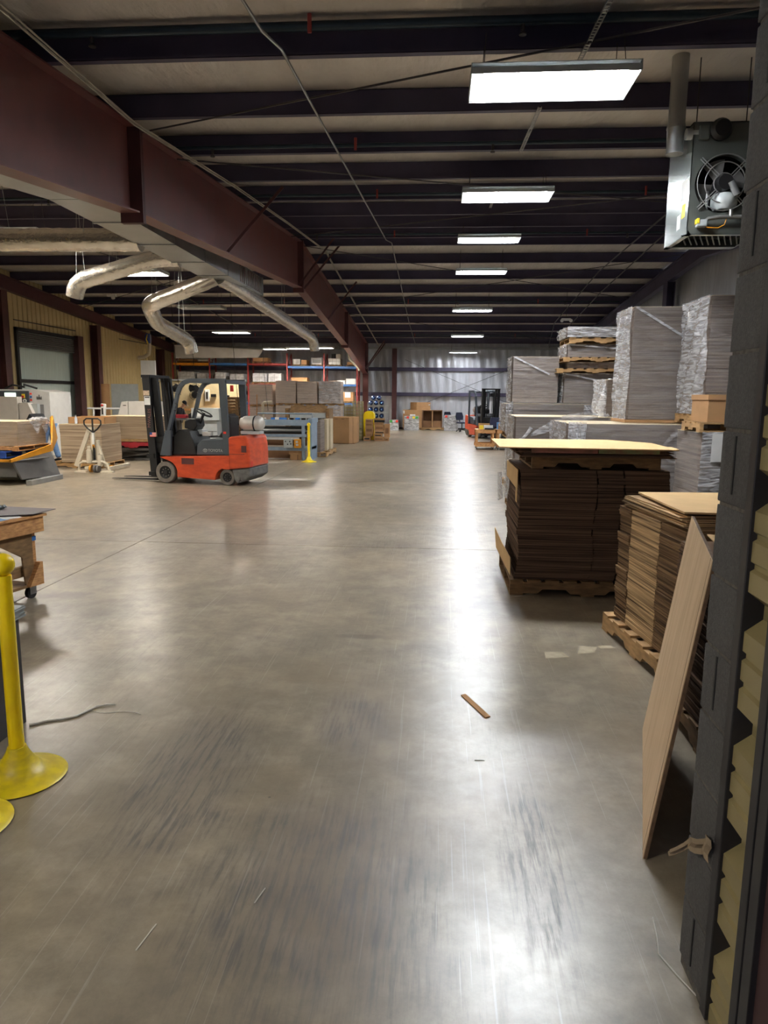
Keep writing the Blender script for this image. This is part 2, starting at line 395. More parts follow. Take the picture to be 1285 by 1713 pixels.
# ceiling: sagging insulation blanket over the purlins
near = [7.34+1.82*k for k in range(-5, 8)]; far = [21.1]+[23.0+2.055*k for k in range(9)]
pl = near+far
def ceil_z(x, y):
    z = zroof(y)+PD+0.02
    nx = min(pl, key=lambda q: abs(q-y)); d = min(1.0, abs(y-nx)/0.9)
    return z - 0.05*d*(1.0+0.35*math.sin(x*2.1+y)+0.2*math.sin(x*7.3+y*2))
def cf(u, v):
    x = XL-0.1+u*(XR-XL+0.2); y = -3+v*(YB+3.3); return (x, y, ceil_z(x, y))
ce = structure(MB().grid(cf, 150, 170).build('ceiling', M_INS, smooth=True))
for y in pl:
    z = zroof(y); q = MB()
    q.box(XL, XR, y-0.004, y+0.004, z, z+PD); q.box(XL, XR, y-0.075, y+0.004, z, z+0.006); q.box(XL, XR, y-0.004, y+0.075, z+PD-0.006, z+PD)
    q.box(XL, XR, y-0.075, y-0.07, z, z+0.022)
    q.build('purlin', M_PURLIN, ce)
ridge = MB().box(XL, XR, 20.45, 20.75, 6.36, 6.40).build('ridge_cap', M_PURLIN, ce)

# back wall: wrinkled foil blanket with steel girts
def bw(u, v):
    x = XL+u*(XR-XL); z = v*4.9
    return (x, YB+0.03*math.sin(x*5+math.sin(z*2)*0.7)+0.02*math.sin(x*13+z*1.5), z)
wb = structure(MB().grid(bw, 260, 12).build('wall_back', M_SILVER, smooth=True))
for z in (1.97, 3.37):
    q = MB().box(XL, XR, YB-0.2, YB-0.19, z-0.1, z+0.1).box(XL, XR, YB-0.2, YB-0.05, z+0.09, z+0.1).box(XL, XR, YB-0.2, YB-0.05, z-0.1, z-0.09)
    q.build('girt', M_PURLIN, wb)
MB().box(XL, XR, YB-0.24, YB-0.06, 4.47, 4.60).build('eave_strut', M_GALV, wb)
MB().box(XL, XR, YB-0.06, YB+0.3, 0, 0.08).build('base_angle', M_BLACKM, wb)
# left wall: tan ribbed liner with a door opening
def ribbed(q, x, y0, y1, z0, z1, pitch=0.3, d=0.035, inward=1, topf=None):
    n = max(1, round((y1-y0)/pitch)); p = (y1-y0)/n; prof = []
    for k in range(n):
        a = y0+k*p; prof += [(a, 0), (a+p*0.66, 0), (a+p*0.74, d), (a+p*0.92, d)]
    prof.append((y1, 0)); b = len(q.v)
    for (yy, dd) in prof: q.v += [(x+inward*dd, yy, z0), (x+inward*dd, yy, topf(yy) if topf else z1)]
    for i in range(len(prof)-1): q.f.append((b+2*i, b+2*i+2, b+2*i+3, b+2*i+1))
    return q
DY0, DY1, DZ = 25.15, 29.25, 4.05
q = MB(); tf = lambda y: zroof(y)+0.36
ribbed(q, XL, -3, DY0, 0, 5, topf=tf); ribbed(q, XL, DY1, YB, 0, 5, topf=tf); ribbed(q, XL, DY0, DY1, DZ, 5, topf=tf)
wl = structure(q.build('wall_left', M_TANW))
for yy0, yy1 in ((25.0, 29.4), (33.5, 36.8)):
    MB().box(XL+0.03, XL+0.06, yy0, yy1, 4.40, 4.43).build('drip_trim', M_BLACKM, wl)
d1 = structure(MB().box(XL-0.02, XL+0.10, DY0-0.12, DY0, 0, DZ+0.1).box(XL-0.02, XL+0.10, DY0-0.12, DY1+0.1, DZ, DZ+0.12).build('door_1', M_BLACKM))
MB().box(XL-0.05, XL+0.22, DY1-0.02, DY1+0.42, 0, 4.2).build('door_jamb', M_REDD, d1)
for k in range(8):
    z = DZ-0.07*(k+1)-0.01; MB().poly([(XL-0.02, DY0, z), (XL+0.035, DY0, z+0.02), (XL+0.035, DY0, z+0.05), (XL-0.02, DY0, z+0.068)], (0, DY1-DY0, 0)).build('door_slat', M_DGREY, d1)
MB().box(XL-0.32, XL-0.24, DY0-2.5, DY1+1.5, 0, 4.6).build('outer_cladding', M_GLASSD, d1)
MB().box(XL-0.23, XL-0.14, DY0-2.5, DY1+1.5, 2.22, 2.34).build('guard_rail', M_BLACKM, d1)
MB().box(XL-0.24, XL+0.0, DY0, DY1, -0.01, 0.0).build('sill', M_DGREY, d1)
# right wall
def rw(u, v):
    y = 2.0+u*(YB-2.0); return (XR+0.02*math.sin(y*5), y, v*6.0)
wr = structure(MB().grid(rw, 260, 4).build('wall_right', M_SILVER, smooth=True))
for z in (1.97, 3.9):
    MB().box(XR-0.16, XR-0.03, 2.2, YB, z-0.1, z+0.1).build('girt', M_PURLIN, wr)

# front wall with the door jamb of split-face block, beside the camera
JY0, JY1, JX = 1.932, 2.12, 0.82
wf = structure(MB().box(JX+0.42, XR, JY0+0.005, JY1-0.005, 0, 5.4).box(-16, XR, JY0, JY1, 4.0, 5.4).box(-16, -4.2, JY0, JY1, 0, 4.0).build('wall_front', M_MORTAR))
MB().box(JX+0.003, JX+0.42, JY0+0.004, JY1-0.012, 0, 4.0).build('mortar_bed', M_MORTAR, wf)
zc = [0.0]+[0.237+0.2115*k for k in range(-1, 18)]
zc = [0.026]+[0.237+0.2115*k for k in range(0, 18)]
zlist = [(-0.0, 0.018)]+[(zc[i]+0.005, zc[i+1]-0.005) for i in range(len(zc)-1)]
def block_mesh(h, groove, seed):
    rnd = random.Random(seed)
    bm = bmesh.new(); bmesh.ops.create_cube(bm, size=1.0)
    bmesh.ops.scale(bm, vec=(0.39, JY1-JY0, h), verts=bm.verts)
    bmesh.ops.bevel(bm, geom=list(bm.edges), offset=0.004, segments=2, affect='EDGES', profile=0.6)
    bmesh.ops.subdivide_edges(bm, edges=[e for e in bm.edges if e.calc_length() > 0.08], cuts=5, use_grid_fill=True)
    for v in bm.verts: v.co += Vector((rnd.uniform(-1, 1), rnd.uniform(-1, 1), rnd.uniform(-1, 1)))*0.0009
    me = bpy.data.meshes.new('block'); bm.to_mesh(me); bm.free(); me.materials.append(M_BLOCK)
    for p in me.polygons: p.use_smooth = True
    return me
bms = [block_mesh(0.2015, 0, s) for s in range(3)]
for i, (a, c) in enumerate(zlist):
    if i == 0: continue
    o = bpy.data.objects.new('block', bms[i % 3]); COL.objects.link(o); o.parent = wf
    o.location = (JX+0.195, (JY0+JY1)/2, (a+c)/2); o.rotation_euler = (0, 0, random.uniform(-0.004, 0.004))
    if i in (1, 5, 8, 11, 13, 15, 17):
        MB().box(JX-0.0035, JX+0.004, 2.018, 2.026, a+0.03, c-0.01).build('groove', M_INK, wf)
# steel channel, ribbed tan panel and dark trims on the near side of the jamb
MB().box(JX-0.003, JX+0.39, 1.886, 1.929, 0, 4.0).build('door_channel', M_TRIM, wf, bev=0.003)
wv = MB(); zz = 0.0; prof = []
while zz < 4.1:
    prof += [(0.0, zz), (0.0, zz+0.055), (0.008, zz+0.062), (0.008, zz+0.075), (0.0, zz+0.082), (0.0, zz+0.135), (0.008, zz+0.142), (0.008, zz+0.155), (0.0, zz+0.162), (0.0, zz+0.215), (0.035, zz+0.25), (0.035, zz+0.29), (0.0, zz+0.325)]
    zz += 0.325
b = 0
for (d, z) in prof: wv.v += [(JX+0.008+d*1.3, 1.70, z), (JX+0.008+d*1.3, 1.89, z)]
for i in range(len(prof)-1): wv.f.append((2*i, 2*i+1, 2*i+3, 2*i+2))
M_TANP = mat('tan_ribbed_panel', (150, 136, 94), 0.42, 0.05, 0.06, 5, coord='World')
MB.build(wv, 'ribbed_panel', M_TANP, wf)
MB().box(JX-0.004, JX+0.13, 1.70, 1.740, 0, 4.0).box(JX-0.004, JX+0.13, 1.645, 1.692, 0, 4.0).build('door_track', M_TRIM, wf, bev=0.002)
MB().box(JX+0.012, JX+0.06, -2.6, 1.648, 0, 4.0).build('side_panel', M_PANELD, wf)

# ================================================================== STEEL FRAME
def web(q, x, prof, t=0.012, fw=0.26, ft=0.02):
    """tapered I section along Y: prof = list of (Y, z bottom, z top)"""
    for i in range(len(prof)-1):
        (a, b0, t0), (c, b1, t1) = prof[i], prof[i+1]
        q.poly([(x-t/2, a, b0), (x-t/2, c, b1), (x-t/2, c, t1), (x-t/2, a, t0)], (t, 0, 0))
        q.poly([(x-fw/2, a, b0-ft), (x-fw/2, c, b1-ft), (x-fw/2, c, b1), (x-fw/2, a, b0)], (fw, 0, 0))
        q.poly([(x-fw/2, a, t0-ft), (x-fw/2, c, t1-ft), (x-fw/2, c, t1), (x-fw/2, a, t0)], (fw, 0, 0))
RX = -4.0
raf = thing('steel_rafter', 'big dark red tapered steel roof beam running down the hall left of the lights', 'beam', (RX, 20.6, 4.8))
segs = [[(2.2, 3.35, zroof(2.2)), (9.35, 4.13, zroof(9.35))], [(9.55, 4.15, zroof(9.55)), (20.45, 4.83, zroof(20.45))],
        [(20.75, 4.83, zroof(20.75)), (30.6, 3.98, zroof(30.6))], [(30.75, 3.97, zroof(30.75)), (39.4, 3.05, zroof(39.4))]]
for s_ in segs:
    q = MB(); web(q, RX, s_); q.build('rafter_section', M_RED, raf)
for y, a, c in ((9.45, 4.0, zroof(9.45)), (20.6, 4.7, 6.1), (30.68, 3.85, zroof(30.7)), (39.3, 3.0, zroof(39.3))):
    MB().box(RX-0.15, RX+0.15, y-0.045, y-0.005, a, c).box(RX-0.15, RX+0.15, y+0.005, y+0.045, a, c).build('splice_plate', M_REDD, raf)
for y, dy, up in ((13.4, 0.35, 0), (20.2, 0.3, 0), (20.9, 0.5, 0), (25.4, 0.4, 0), (38.6, 0.6, 0), (39.0, 0.9, 0)):
    zb = 4.15+0.0615*(y-9.5) if y < 20.6 else 4.83-0.086*(y-20.75)
    MB().bar((RX+0.08, y, zb+0.02), (RX+1.05, y+dy, zroof(y+dy)+0.1), 0.05, 0.05).build('flange_brace', M_REDD, raf)
def column(x0, x1, y0, y1, h, label, m=M_REDD):
    t = thing('steel_column', label, 'column', ((x0+x1)/2, (y0+y1)/2, 0))
    q = MB().box(x0, x1, y0, y0+0.02, 0.02, h).box(x0, x1, y1-0.02, y1, 0.02, h).box((x0+x1)/2-0.008, (x0+x1)/2+0.008, y0+0.02, y1-0.02, 0.02, h)
    q.build('shaft', m, t); MB().box(x0-0.05, x1+0.05, y0-0.05, y1+0.05, 0, 0.02).build('base_plate', m, t)
    return t
column(-4.14, -3.86, 39.3, 39.7, 3.1, 'dark red steel column under the far end of the big roof beam', M_RED)
MB().box(-4.13, -3.87, 39.42, 39.68, 3.1, zroof(39.5)).build('column_stub', M_REDD, raf)
column(-2.62, -2.36, YB-0.55, YB-0.22, 4.5, 'dark red steel column standing against the silver far wall', M_REDD)
for y, lab in ((24.0, 'dark red wall column left of the roll-up door at the photo edge'), (30.8, 'dark red wall column between the roll-up door and the grey upright board'), (38.1, 'dark red wall column at the far end of the tan wall')):
    t = thing('steel_column', lab, 'column', (XL+0.25, y, 0))
    h = zroof(y)-0.55
    MB().box(XL+0.05, XL+0.07, y-0.18, y+0.18, 0.02, h).box(XL+0.36, XL+0.38, y-0.18, y+0.18, 0.02, h).box(XL+0.07, XL+0.36, y-0.008, y+0.008, 0.02, h).build('shaft', M_REDD, t)
    MB().box(XL+0.04, XL+0.42, y-0.22, y+0.22, 0, 0.02).build('base_plate', M_REDD, t)
t = thing('steel_column', 'dark steel wall column above the wrapped stacks on the right wall', 'column', (XR-0.25, 23.5, 0))
MB().box(XR-0.42, XR-0.40, 23.3, 23.7, 0.02, 5.4).box(XR-0.19, XR-0.17, 23.3, 23.7, 0.02, 5.4).box(XR-0.40, XR-0.19, 23.49, 23.51, 0.02, 5.4).build('shaft', M_PURLIN, t)
MB().box(XR-0.46, XR-0.165, 23.24, 23.76, 0, 0.02).build('base_plate', M_REDD, t)
for x, lab in ((XL+0.22, 'dark red roof beam running along the top of the tan left wall'), (XR-0.3, 'dark roof beam running along the top of the right wall')):
    mm_ = M_REDD if x < 0 else M_PURLIN
    q = MB(); web(q, x, [(2.2, zroof(2.2)-0.42, zroof(2.2)), (20.6, 5.63, 6.08)], fw=0.2); web(q, x, [(20.6, 5.63, 6.08), (YB-0.3, zroof(YB-0.3)-0.42, zroof(YB-0.3))], fw=0.2)
    tag(q.build('end_rafter', mm_, org=(x, 20.6, 5.6)), lab, 'beam')

# cross bracing rods, just under the purlins
def rz_(p, off=-0.03): return (p[0], p[1], zroof(p[1])+off)
rods = [((RX+0.05, 9.6), (3.6, 5.9), 'thin steel brace rod rising right from the near beam splice past the nearest light'),
        ((RX+0.05, 11.0), (6.9, 16.2), 'thin brace rod starting behind the near beam splice and running right'),
        ((XR-0.3, 8.2), (0.3, 4.6), 'thin brace rod crossing the top right corner behind the jamb'),
        ((RX+0.05, 19.4), (6.9, 12.4), 'thin brace rod from the beam near the ridge to the gas heater'),
        ((RX+0.05, 20.9), (XR-0.4, 28.0), 'thin brace rod on the far slope running right from the ridge'),
        ((RX+0.05, 29.5), (XR-0.4, 22.0), 'thin brace rod crossing the far slope above the lights'),
        ((RX+0.05, 31.0), (XR-0.4, 39.0), 'faint brace rod on the roof close to the far wall'),
        ((RX-0.1, 20.9), (XL+0.4, 29.5), 'thin brace rod over the left bay of the roof')]
for a, c, lab in rods:
    tag(MB().tube([rz_(a), rz_(c)], 0.011, 6).build('brace_rod', M_ROD, org=rz_(a)), lab, 'rod')
for a, c, lab in [((-1.9, 3.9), (5.2, 1.0), 'wall brace rod falling right across the silver far wall'), ((5.2, 3.9), (-1.9, 1.0), 'wall brace rod rising right across the silver far wall')]:
    tag(MB().tube([(a[0], YB-0.24, a[1]), (c[0], YB-0.24, c[1])], 0.012, 6).build('brace_rod', M_ROD, org=(a[0], YB-0.24, a[1])), lab, 'rod')
# conduits and cable bundle
def onroof_line(xy, off): return [(x, y, zroof(y)+off) for x, y in xy]
c1 = onroof_line([(-1.65, 2.3), (-1.59, 6.1), (-1.58, 6.6), (-1.50, 7.0), (-1.50, 20.2), (-1.38, 20.7), (-1.38, 33.0), (-1.27, YB-0.4)], -0.03)
tag(MB().tube(c1, 0.014, 8).build('conduit', M_COND, org=c1[1]), 'thin grey steel conduit running down the middle of the roof', 'conduit')
for n_, yy in enumerate((7.34, 11.0, 14.6, 20.4)): pass
c2 = onroof_line([(-3.45, 2.3), (-3.56, 6.1), (-3.80, 9.1), (-3.62, 13.0), (-3.55, 17.0), (-3.36, 21.4), (-3.36, 30.0), (-3.32, YB-0.4)], -0.045)
t = thing('cable_bundle', 'sagging bundle of pale cables hung along the right side of the big roof beam', 'cable', c2[1])
for dx, dz in ((0, 0), (0.02, 0.012), (-0.018, 0.01), (0.004, -0.016)):
    MB().tube([(p[0]+dx, p[1], p[2]+dz+random.uniform(-.012, .004)) for p in c2], 0.009, 6).build('cable', M_CABLE, t)
for xy, lab in (([(4.58, 14.6), (5.02, 24.0), (5.1, 33.0), (6.0, YB-0.5)], 'thin dark conduit behind the heater running to the far wall'),
                ([(5.6, 19.0), (5.75, 27.0), (5.9, 34.0)], 'grey conduit left of the right wall beam above the tall stacks'),
                ([(-10.4, 14.0), (-9.9, 22.0), (-9.6, 34.0)], 'grey conduit above the round foil ducts in the left bay')):
    c = onroof_line(xy, -0.03); tag(MB().tube(c, 0.017, 8).build('conduit', M_ROD, org=c[0]), lab, 'conduit')
# sprinkler pipes in front of some purlins with hangers
for y, lab in ((7.22, 'dark blue sprinkler pipe on the nearest purlin'), (10.9, 'dark sprinkler pipe on the third purlin'), (14.53, 'dark sprinkler pipe midway to the ridge'), (19.98, 'dark sprinkler pipe beside the ridge'), (29.05, 'sprinkler pipe on the far slope above the sixth light'), (37.2, 'sprinkler pipe nearest the far wall')):
    z = zroof(y)+(0.2 if y < 9 else 0.07)
    t = thing('sprinkler_pipe', lab, 'pipe', (0, y, z))
    rr = 0.042 if y < 9 else 0.028
    MB().cyl((XL+0.5, y-0.08, z), (XR-0.5, y-0.08, z), rr, n=12).build('pipe_run', M_PIPE, t, smooth=True)
    for x in (-3.0, 1.05, 5.2, -7.5, -11):
        MB().cyl((x-0.35, y-0.08, z-0.1), (x-0.35, y-0.08, z-0.02), 0.02).cyl((x-0.35, y-0.08, z-0.125), (x-0.35, y-0.08, z-0.115), 0.034).build('sprinkler_head', M_ROD, t)
    for x in (-1.25, 3.8, -6.2, -9.5):
        MB().cbox((x, y-0.135, z-0.0), (0.04, 0.02, 0.17)).build('hanger_clip', M_RACKR, t, bev=0.008)
for x, y0, y1, lab in ((1.28, 5.9, 8.3, 'perforated steel strut hanging over the nearest light'), (1.10, 8.9, 10.9, 'perforated steel strut between the first and second light'), (0.98, 13.6, 15.4, 'perforated steel strut beyond the second light')):
    t = thing('strut_channel', lab, 'strut', (x, y0, zroof(y0)-0.04))
    q = MB(); n = int((y1-y0)/0.06)
    for k in range(n):
        ya = y0+k*(y1-y0)/n; yb = ya+0.022; za = zroof(ya)-0.03
        q.box(x-0.022, x+0.022, ya, yb, za, za+0.003)
    q.build('perforated_web', M_GALV, t, kind='stuff')
    MB().bar((x-0.02, y0, zroof(y0)-0.025), (x-0.02, y1, zroof(y1)-0.025), 0.004, 0.022).bar((x+0.02, y0, zroof(y0)-0.025), (x+0.02, y1, zroof(y1)-0.025), 0.004, 0.022).build('side_rail', M_GALV, t)

# ================================================================== LIGHT FIXTURES
M_LR = emat('lamp_tube_cool', (0.92, 0.96, 1.0, 1), LAMP_RIGHT)
M_LL = emat('lamp_tube_neutral', (1.0, 0.93, 0.82, 1), LAMP_LEFT)
M_LFILL = emat('lamp_tube_fill', (1.0, 0.93, 0.82, 1), LAMP_FILL)
M_REFL = mat('lamp_reflector', (240, 240, 240), 0.35, 0, 0)
M_OFFT = mat('unlit_tube', (214, 212, 206), 0.4, 0, 0)
def fixture(x, y, z, m, label, group=None, lit=True, w=1.46, d=0.64):
    t = thing('high_bay_light', label, 'light', (x, y, z), 0, group)
    # housing: an open tray hung upside down
    MB().box(x-w/2, x+w/2, y-d/2, y+d/2, z+0.05, z+0.056).box(x-w/2, x+w/2, y-d/2, y-d/2+0.008, z-0.03, z+0.02).box(x-w/2, x+w/2, y+d/2-0.008, y+d/2, z-0.03, z+0.02)\
        .box(x-w/2, x-w/2+0.008, y-d/2, y+d/2, z-0.03, z+0.055).box(x+w/2-0.008, x+w/2, y-d/2, y+d/2, z-0.03, z+0.055).build('housing', M_LGREY, t)
    n = 8
    q = MB()
    for k in range(n):
        yy = y-d/2+0.02+(k+0.5)*(d-0.04)/n; s_ = (d-0.04)/n/2
        q.v += [(x-w/2+0.01, yy-s_, z-0.018), (x+w/2-0.01, yy-s_, z-0.018), (x-w/2+0.01, yy, z+0.048), (x+w/2-0.01, yy, z+0.048), (x-w/2+0.01, yy+s_, z-0.018), (x+w/2-0.01, yy+s_, z-0.018)]
        b_ = len(q.v)-6; q.f += [(b_, b_+1, b_+3, b_+2), (b_+2, b_+3, b_+5, b_+4)]
    q.build('reflector', M_REFL, t)
    for k in range(n):
        yy = y-d/2+0.02+(k+0.5)*(d-0.04)/n
        MB().cyl((x-w/2+0.09, yy, z+0.005), (x+w/2-0.09, yy, z+0.005), 0.022, n=6).build('lamp_tube', m if lit else M_OFFT, t)
    for sx in (-1, 1):
        q = MB()
        for k in range(n): q.box(x+sx*(w/2-0.07)-0.045, x+sx*(w/2-0.07)+0.045, y-d/2+0.02+k*(d-0.04)/n-0.003, y-d/2+0.02+k*(d-0.04)/n+0.003, z-0.028, z+0.01)
        q.build('end_louvre', M_REFL, t)
    for sx in (-0.42, 0.42):
        for sy in (-0.2, 0.2):
            MB().tube([(x+sx*w, y+sy, z+0.07), (x+sx*w*0.98, y+sy*0.6, zroof(y)+0.02)], 0.004, 5).build('hanger_wire', M_ROD, t)
    return t
ordn = ['nearest and largest', 'second', 'third', 'fourth', 'fifth', 'sixth', 'farthest and smallest']
for k, (x, y, z) in enumerate([(0.96, 7.07, 4.62), (1.05, 12.43, 5.08), (1.12, 17.8, 5.52), (1.17, 21.63, 5.42), (1.19, 27.28, 5.0), (1.26, 33.14, 4.56), (1.28, 39.0, 4.2)]):
    fixture(x, y, z, M_LR, 'lit fluorescent high-bay fixture, %s in the right-hand row down the hall' % ordn[k], 'lights in the right-hand row')
for x, y, z, lit, lab in [(-7.98, 19.0, 4.98, True, 'small lit fixture partly hidden behind a foil duct on the left'),
        (-7.75, 23.4, 4.62, False, 'unlit fluorescent fixture under the roof between two foil ducts'), (-8.43, 29.1, 4.35, True, 'lit fluorescent fixture above the hanging tarp on the left'),
        (-8.1, 13.4, 4.75, True, 'lit left-bay fixture above the foil duct, outside the view'), (-8.1, 7.6, 4.3, True, 'lit left-bay fixture nearest the camera, outside the view')]:
    fixture(x, y, z, M_LL, lab, 'lights in the left bay', lit)
for k, (x, y, z) in enumerate([(-8.1, 35.4, 4.10), (-6.92, 35.4, 4.13), (-5.73, 35.4, 4.17)]):
    fixture(x, y, z, M_LL, 'lit fixture above the pallet rack, %s of three in a line' % ['leftmost', 'middle one', 'rightmost'][k], 'three lights above the pallet rack', w=1.12)
# ================================================================== DUCTWORK
du = thing('sheet_metal_duct', 'long rectangular galvanized duct hung left of the big roof beam', 'duct', (-4.82, 18.4, 4.3))
ZD = 4.32
yy = [9.5, 10.75, 12.3, 13.9, 15.4, 16.9, 18.4]
for i in range(6):
    a, c = yy[i], yy[i+1]-0.015
    MB().box(-5.15, -4.5, a, c, ZD, ZD+0.42).build('duct_section', M_GALV, du)
    MB().box(-5.165, -4.485, c-0.02, c+0.035, ZD-0.012, ZD+0.435).build('joint_flange', M_GALV, du)
MB().poly([(-5.42, 8.8, ZD), (-4.45, 8.8, ZD), (-4.5, 9.48, ZD), (-5.15, 9.48, ZD)], (0, 0, 0.45)).build('reducer', M_GALV, du)
MB().box(-5.42, -4.45, 4.0, 8.78, ZD-0.02, ZD+0.5).build('plenum', M_GALV, du)
MB().box(-9.5, -5.42, 8.3, 8.8, ZD-0.02, ZD+0.25).build('branch_duct', M_GALV, du)
q = MB()
for k in range(12): q.box(-4.498, -4.494, 16.3+k*0.17, 16.38+k*0.17, ZD+0.03, ZD+0.39)
q.build('wrinkled_side', M_FOIL, du)
def flex(pts, r, label, seg=None):
    q = MB(); P_ = [Vector(p) for p in pts]; out = []
    for i in range(len(P_)-1):
        n = max(2, int((P_[i+1]-P_[i]).length/0.10))
        for k in range(n): out.append(P_[i].lerp(P_[i+1], k/n))
    out.append(P_[-1])
    # soften bends
    for _ in range(3): out = [out[0]]+[(out[i-1]+out[i]*2+out[i+1])/4 for i in range(1, len(out)-1)]+[out[-1]]
    rs = [r*(1+0.03*math.sin(i*2.4)+random.uniform(-.015, .015)) for i in range(len(out))]
    q.tube(out, rs, 18)
    t = thing('foil_duct', label, 'duct', pts[0]); q.build('duct_jacket', M_FOIL, t, smooth=True)
    n = len(out)
    for f in (0.2, 0.55, 0.85):
        p = out[int(n*f)]
        MB().tube([(p.x-0.02, p.y-r*0.9, p.z+r*0.2), (p.x, p.y, zroof(p.y))], 0.004, 5).tube([(p.x+0.02, p.y+r*0.9, p.z+r*0.2), (p.x, p.y+0.02, zroof(p.y))], 0.004, 5).build('hanger_wire', M_LGREY, t)
    return t
flex([(-5.1, 12.3, 4.4), (-9.5, 12.25, 4.42)], 0.19, 'large straight foil-wrapped round duct leaving the frame on the left')
flex([(-5.05, 14.0, 4.42), (-5.5, 14.0, 4.42), (-7.15, 14.0, 3.98), (-7.22, 14.05, 3.7)], 0.165, 'foil duct slanting down left with a capped elbow, above the roll-up door')
flex([(-4.95, 15.9, 4.38), (-5.1, 15.9, 4.3), (-6.6, 16.2, 3.82), (-6.9, 17.4, 3.55), (-6.75, 19.2, 3.25), (-6.7, 19.3, 2.95)], 0.18, 'zigzag foil duct with a sharp bend in front of the lit fixture')
flex([(-4.9, 16.0, 4.4), (-4.75, 17.0, 4.3), (-4.35, 24.5, 3.78), (-4.3, 24.9, 3.6), (-4.3, 24.9, 3.35)], 0.17, 'long foil duct running deep into the hall beneath the roof beam')
# unseen fixture added behind the camera to fill the foreground with light
fixture(-2.6, 0.4, 3.6, M_LFILL, 'added fill-light fixture behind the camera, outside the view')

ORD = ['floor-level', 'second', 'third', 'fourth', 'fifth', 'sixth', 'seventh', 'eighth', 'ninth', 'tenth', 'eleventh', 'twelfth', 'thirteenth', 'topmost']
# ================================================================== PALLETS AND STACKS
def pallet(x0, x1, y0, y1, z, label, h=0.14, m=None, group=None, along='Y', nb=7, rz=0, name='pallet'):
    """deck boards run along `along`; notched stringers run across them"""
    m = m or M_WOOD
    cx_, cy_ = (x0+x1)/2, (y0+y1)/2
    t = thing(name, label, 'pallet', (cx_, cy_, z), rz, group)
    w, d = x1-x0, y1-y0
    if along == 'X': w, d = d, w
    def R(pts): return [((p[0], p[1], p[2]) if along == 'Y' else (p[1], p[0], p[2])) for p in pts]
    bt = 0.018; bw_ = min(0.12, w/nb*0.82)
    first = None
    for lvl, n in ((h-bt, nb), (0, 3 if nb > 4 else 2)):
        for k in range(n):
            xx = -w/2+bw_/2+(w-bw_)*k/(n-1)
            q = MB(); q.box(xx-bw_/2, xx+bw_/2, -d/2, d/2, lvl, lvl+bt); q.v = R(q.v)
            q.build('deck_board' if lvl else 'bottom_board', m, t, local=True)
    for sy in (-1, 0, 1):
        yy = sy*(d/2-0.022); a, c = bt, h-bt
        prof = [(-w/2, a), (-w*0.32, a), (-w*0.29, a+(c-a)*0.38), (-w*0.14, a+(c-a)*0.38), (-w*0.11, a), (w*0.11, a), (w*0.14, a+(c-a)*0.38), (w*0.29, a+(c-a)*0.38), (w*0.32, a), (w/2, a), (w/2, c), (-w/2, c)]
        q = MB(); q.poly([(p[0], yy-0.02, p[1]) for p in prof], (0, 0.04, 0)); q.v = R(q.v)
        q.build('stringer', m, t, local=True)
    return t
def layers(q, x0, x1, y0, y1, z0, z1, t, j=0.004, fn=None, gap=0.0006):
    n = max(1, round((z1-z0)/t)); t = (z1-z0)/n; dx = dy = 0
    for k in range(n):
        if k % 7 == 0: dx = random.uniform(-j, j); dy = random.uniform(-j, j)
        a, b_ = dx+random.uniform(-j, j)*0.5, dy+random.uniform(-j, j)*0.5
        if fn: f = fn((k+0.5)/n); a += f[0]; b_ += f[1]
        q.box(x0+a, x1+a, y0+b_, y1+b_, z0+k*t, z0+(k+1)*t-gap)
    return q
def wrap_face(q, face, x0, x1, y0, y1, z0, z1, amp=0.008, off=0.012, nu=24, nv=26):
    def fn(u, v):
        d = off+amp*(math.sin(u*17+v*9+random.random()*1.6)+random.random())
        z = z0+v*(z1-z0)
        if face == 'L': return (x0-d, y0+u*(y1-y0), z)
        if face == 'F': return (x0+u*(x1-x0), y0-d, z)
        if face == 'R': return (x1+d, y0+u*(y1-y0), z)
        return (x0+u*(x1-x0), y0+v*(y1-y0), z1+d)
    return q.grid(fn, nu, nv)
def stack(label, x0, x1, y0, y1, z0, z1, t=0.02, m=None, wraps='', thick='', j=0.004, group=None, name='board_stack', top=None, tails=False):
    th = thing(name, label, 'stack', ((x0+x1)/2, (y0+y1)/2, z0), 0, group)
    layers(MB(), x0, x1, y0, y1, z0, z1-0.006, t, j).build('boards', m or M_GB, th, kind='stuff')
    MB().box(x0, x1, y0, y1, z1-0.006, z1).build('top_board', top or M_GBT, th)
    e = 0.004
    if wraps:
        q = MB()
        for f in wraps: wrap_face(q, f, x0-e, x1+e, y0-e, y1+e, z0+0.01, z1+0.004)
        q.build('stretch_film', M_WRAP_F, th, smooth=True)
    if thick:  # whiter film; on left faces the lamp glare is put into its colour
        q = MB()
        for f in thick: wrap_face(q, f, x0-e-0.008, x1+e, y0-e-0.008, y1+e, z0+0.0, z1+0.01, amp=0.012)
        q.build('crinkled_film', M_WRAP_L, th, smooth=True)
    if tails:   # the diagonal rope of film across the front
        MB().bar((x0+0.02, y0-0.03, z1-0.01), (x0+(x1-x0)*0.8, y0-0.03, z0+(z1-z0)*0.62), 0.008, 0.03).build('film_rope', M_WRAP_L, th)
    return th
def sheet(name, label, cat, pts, t, m, group=None):
    return tag(MB().poly(pts, (0, 0, t)).build(name, m, org=pts[0]), label, cat, group)

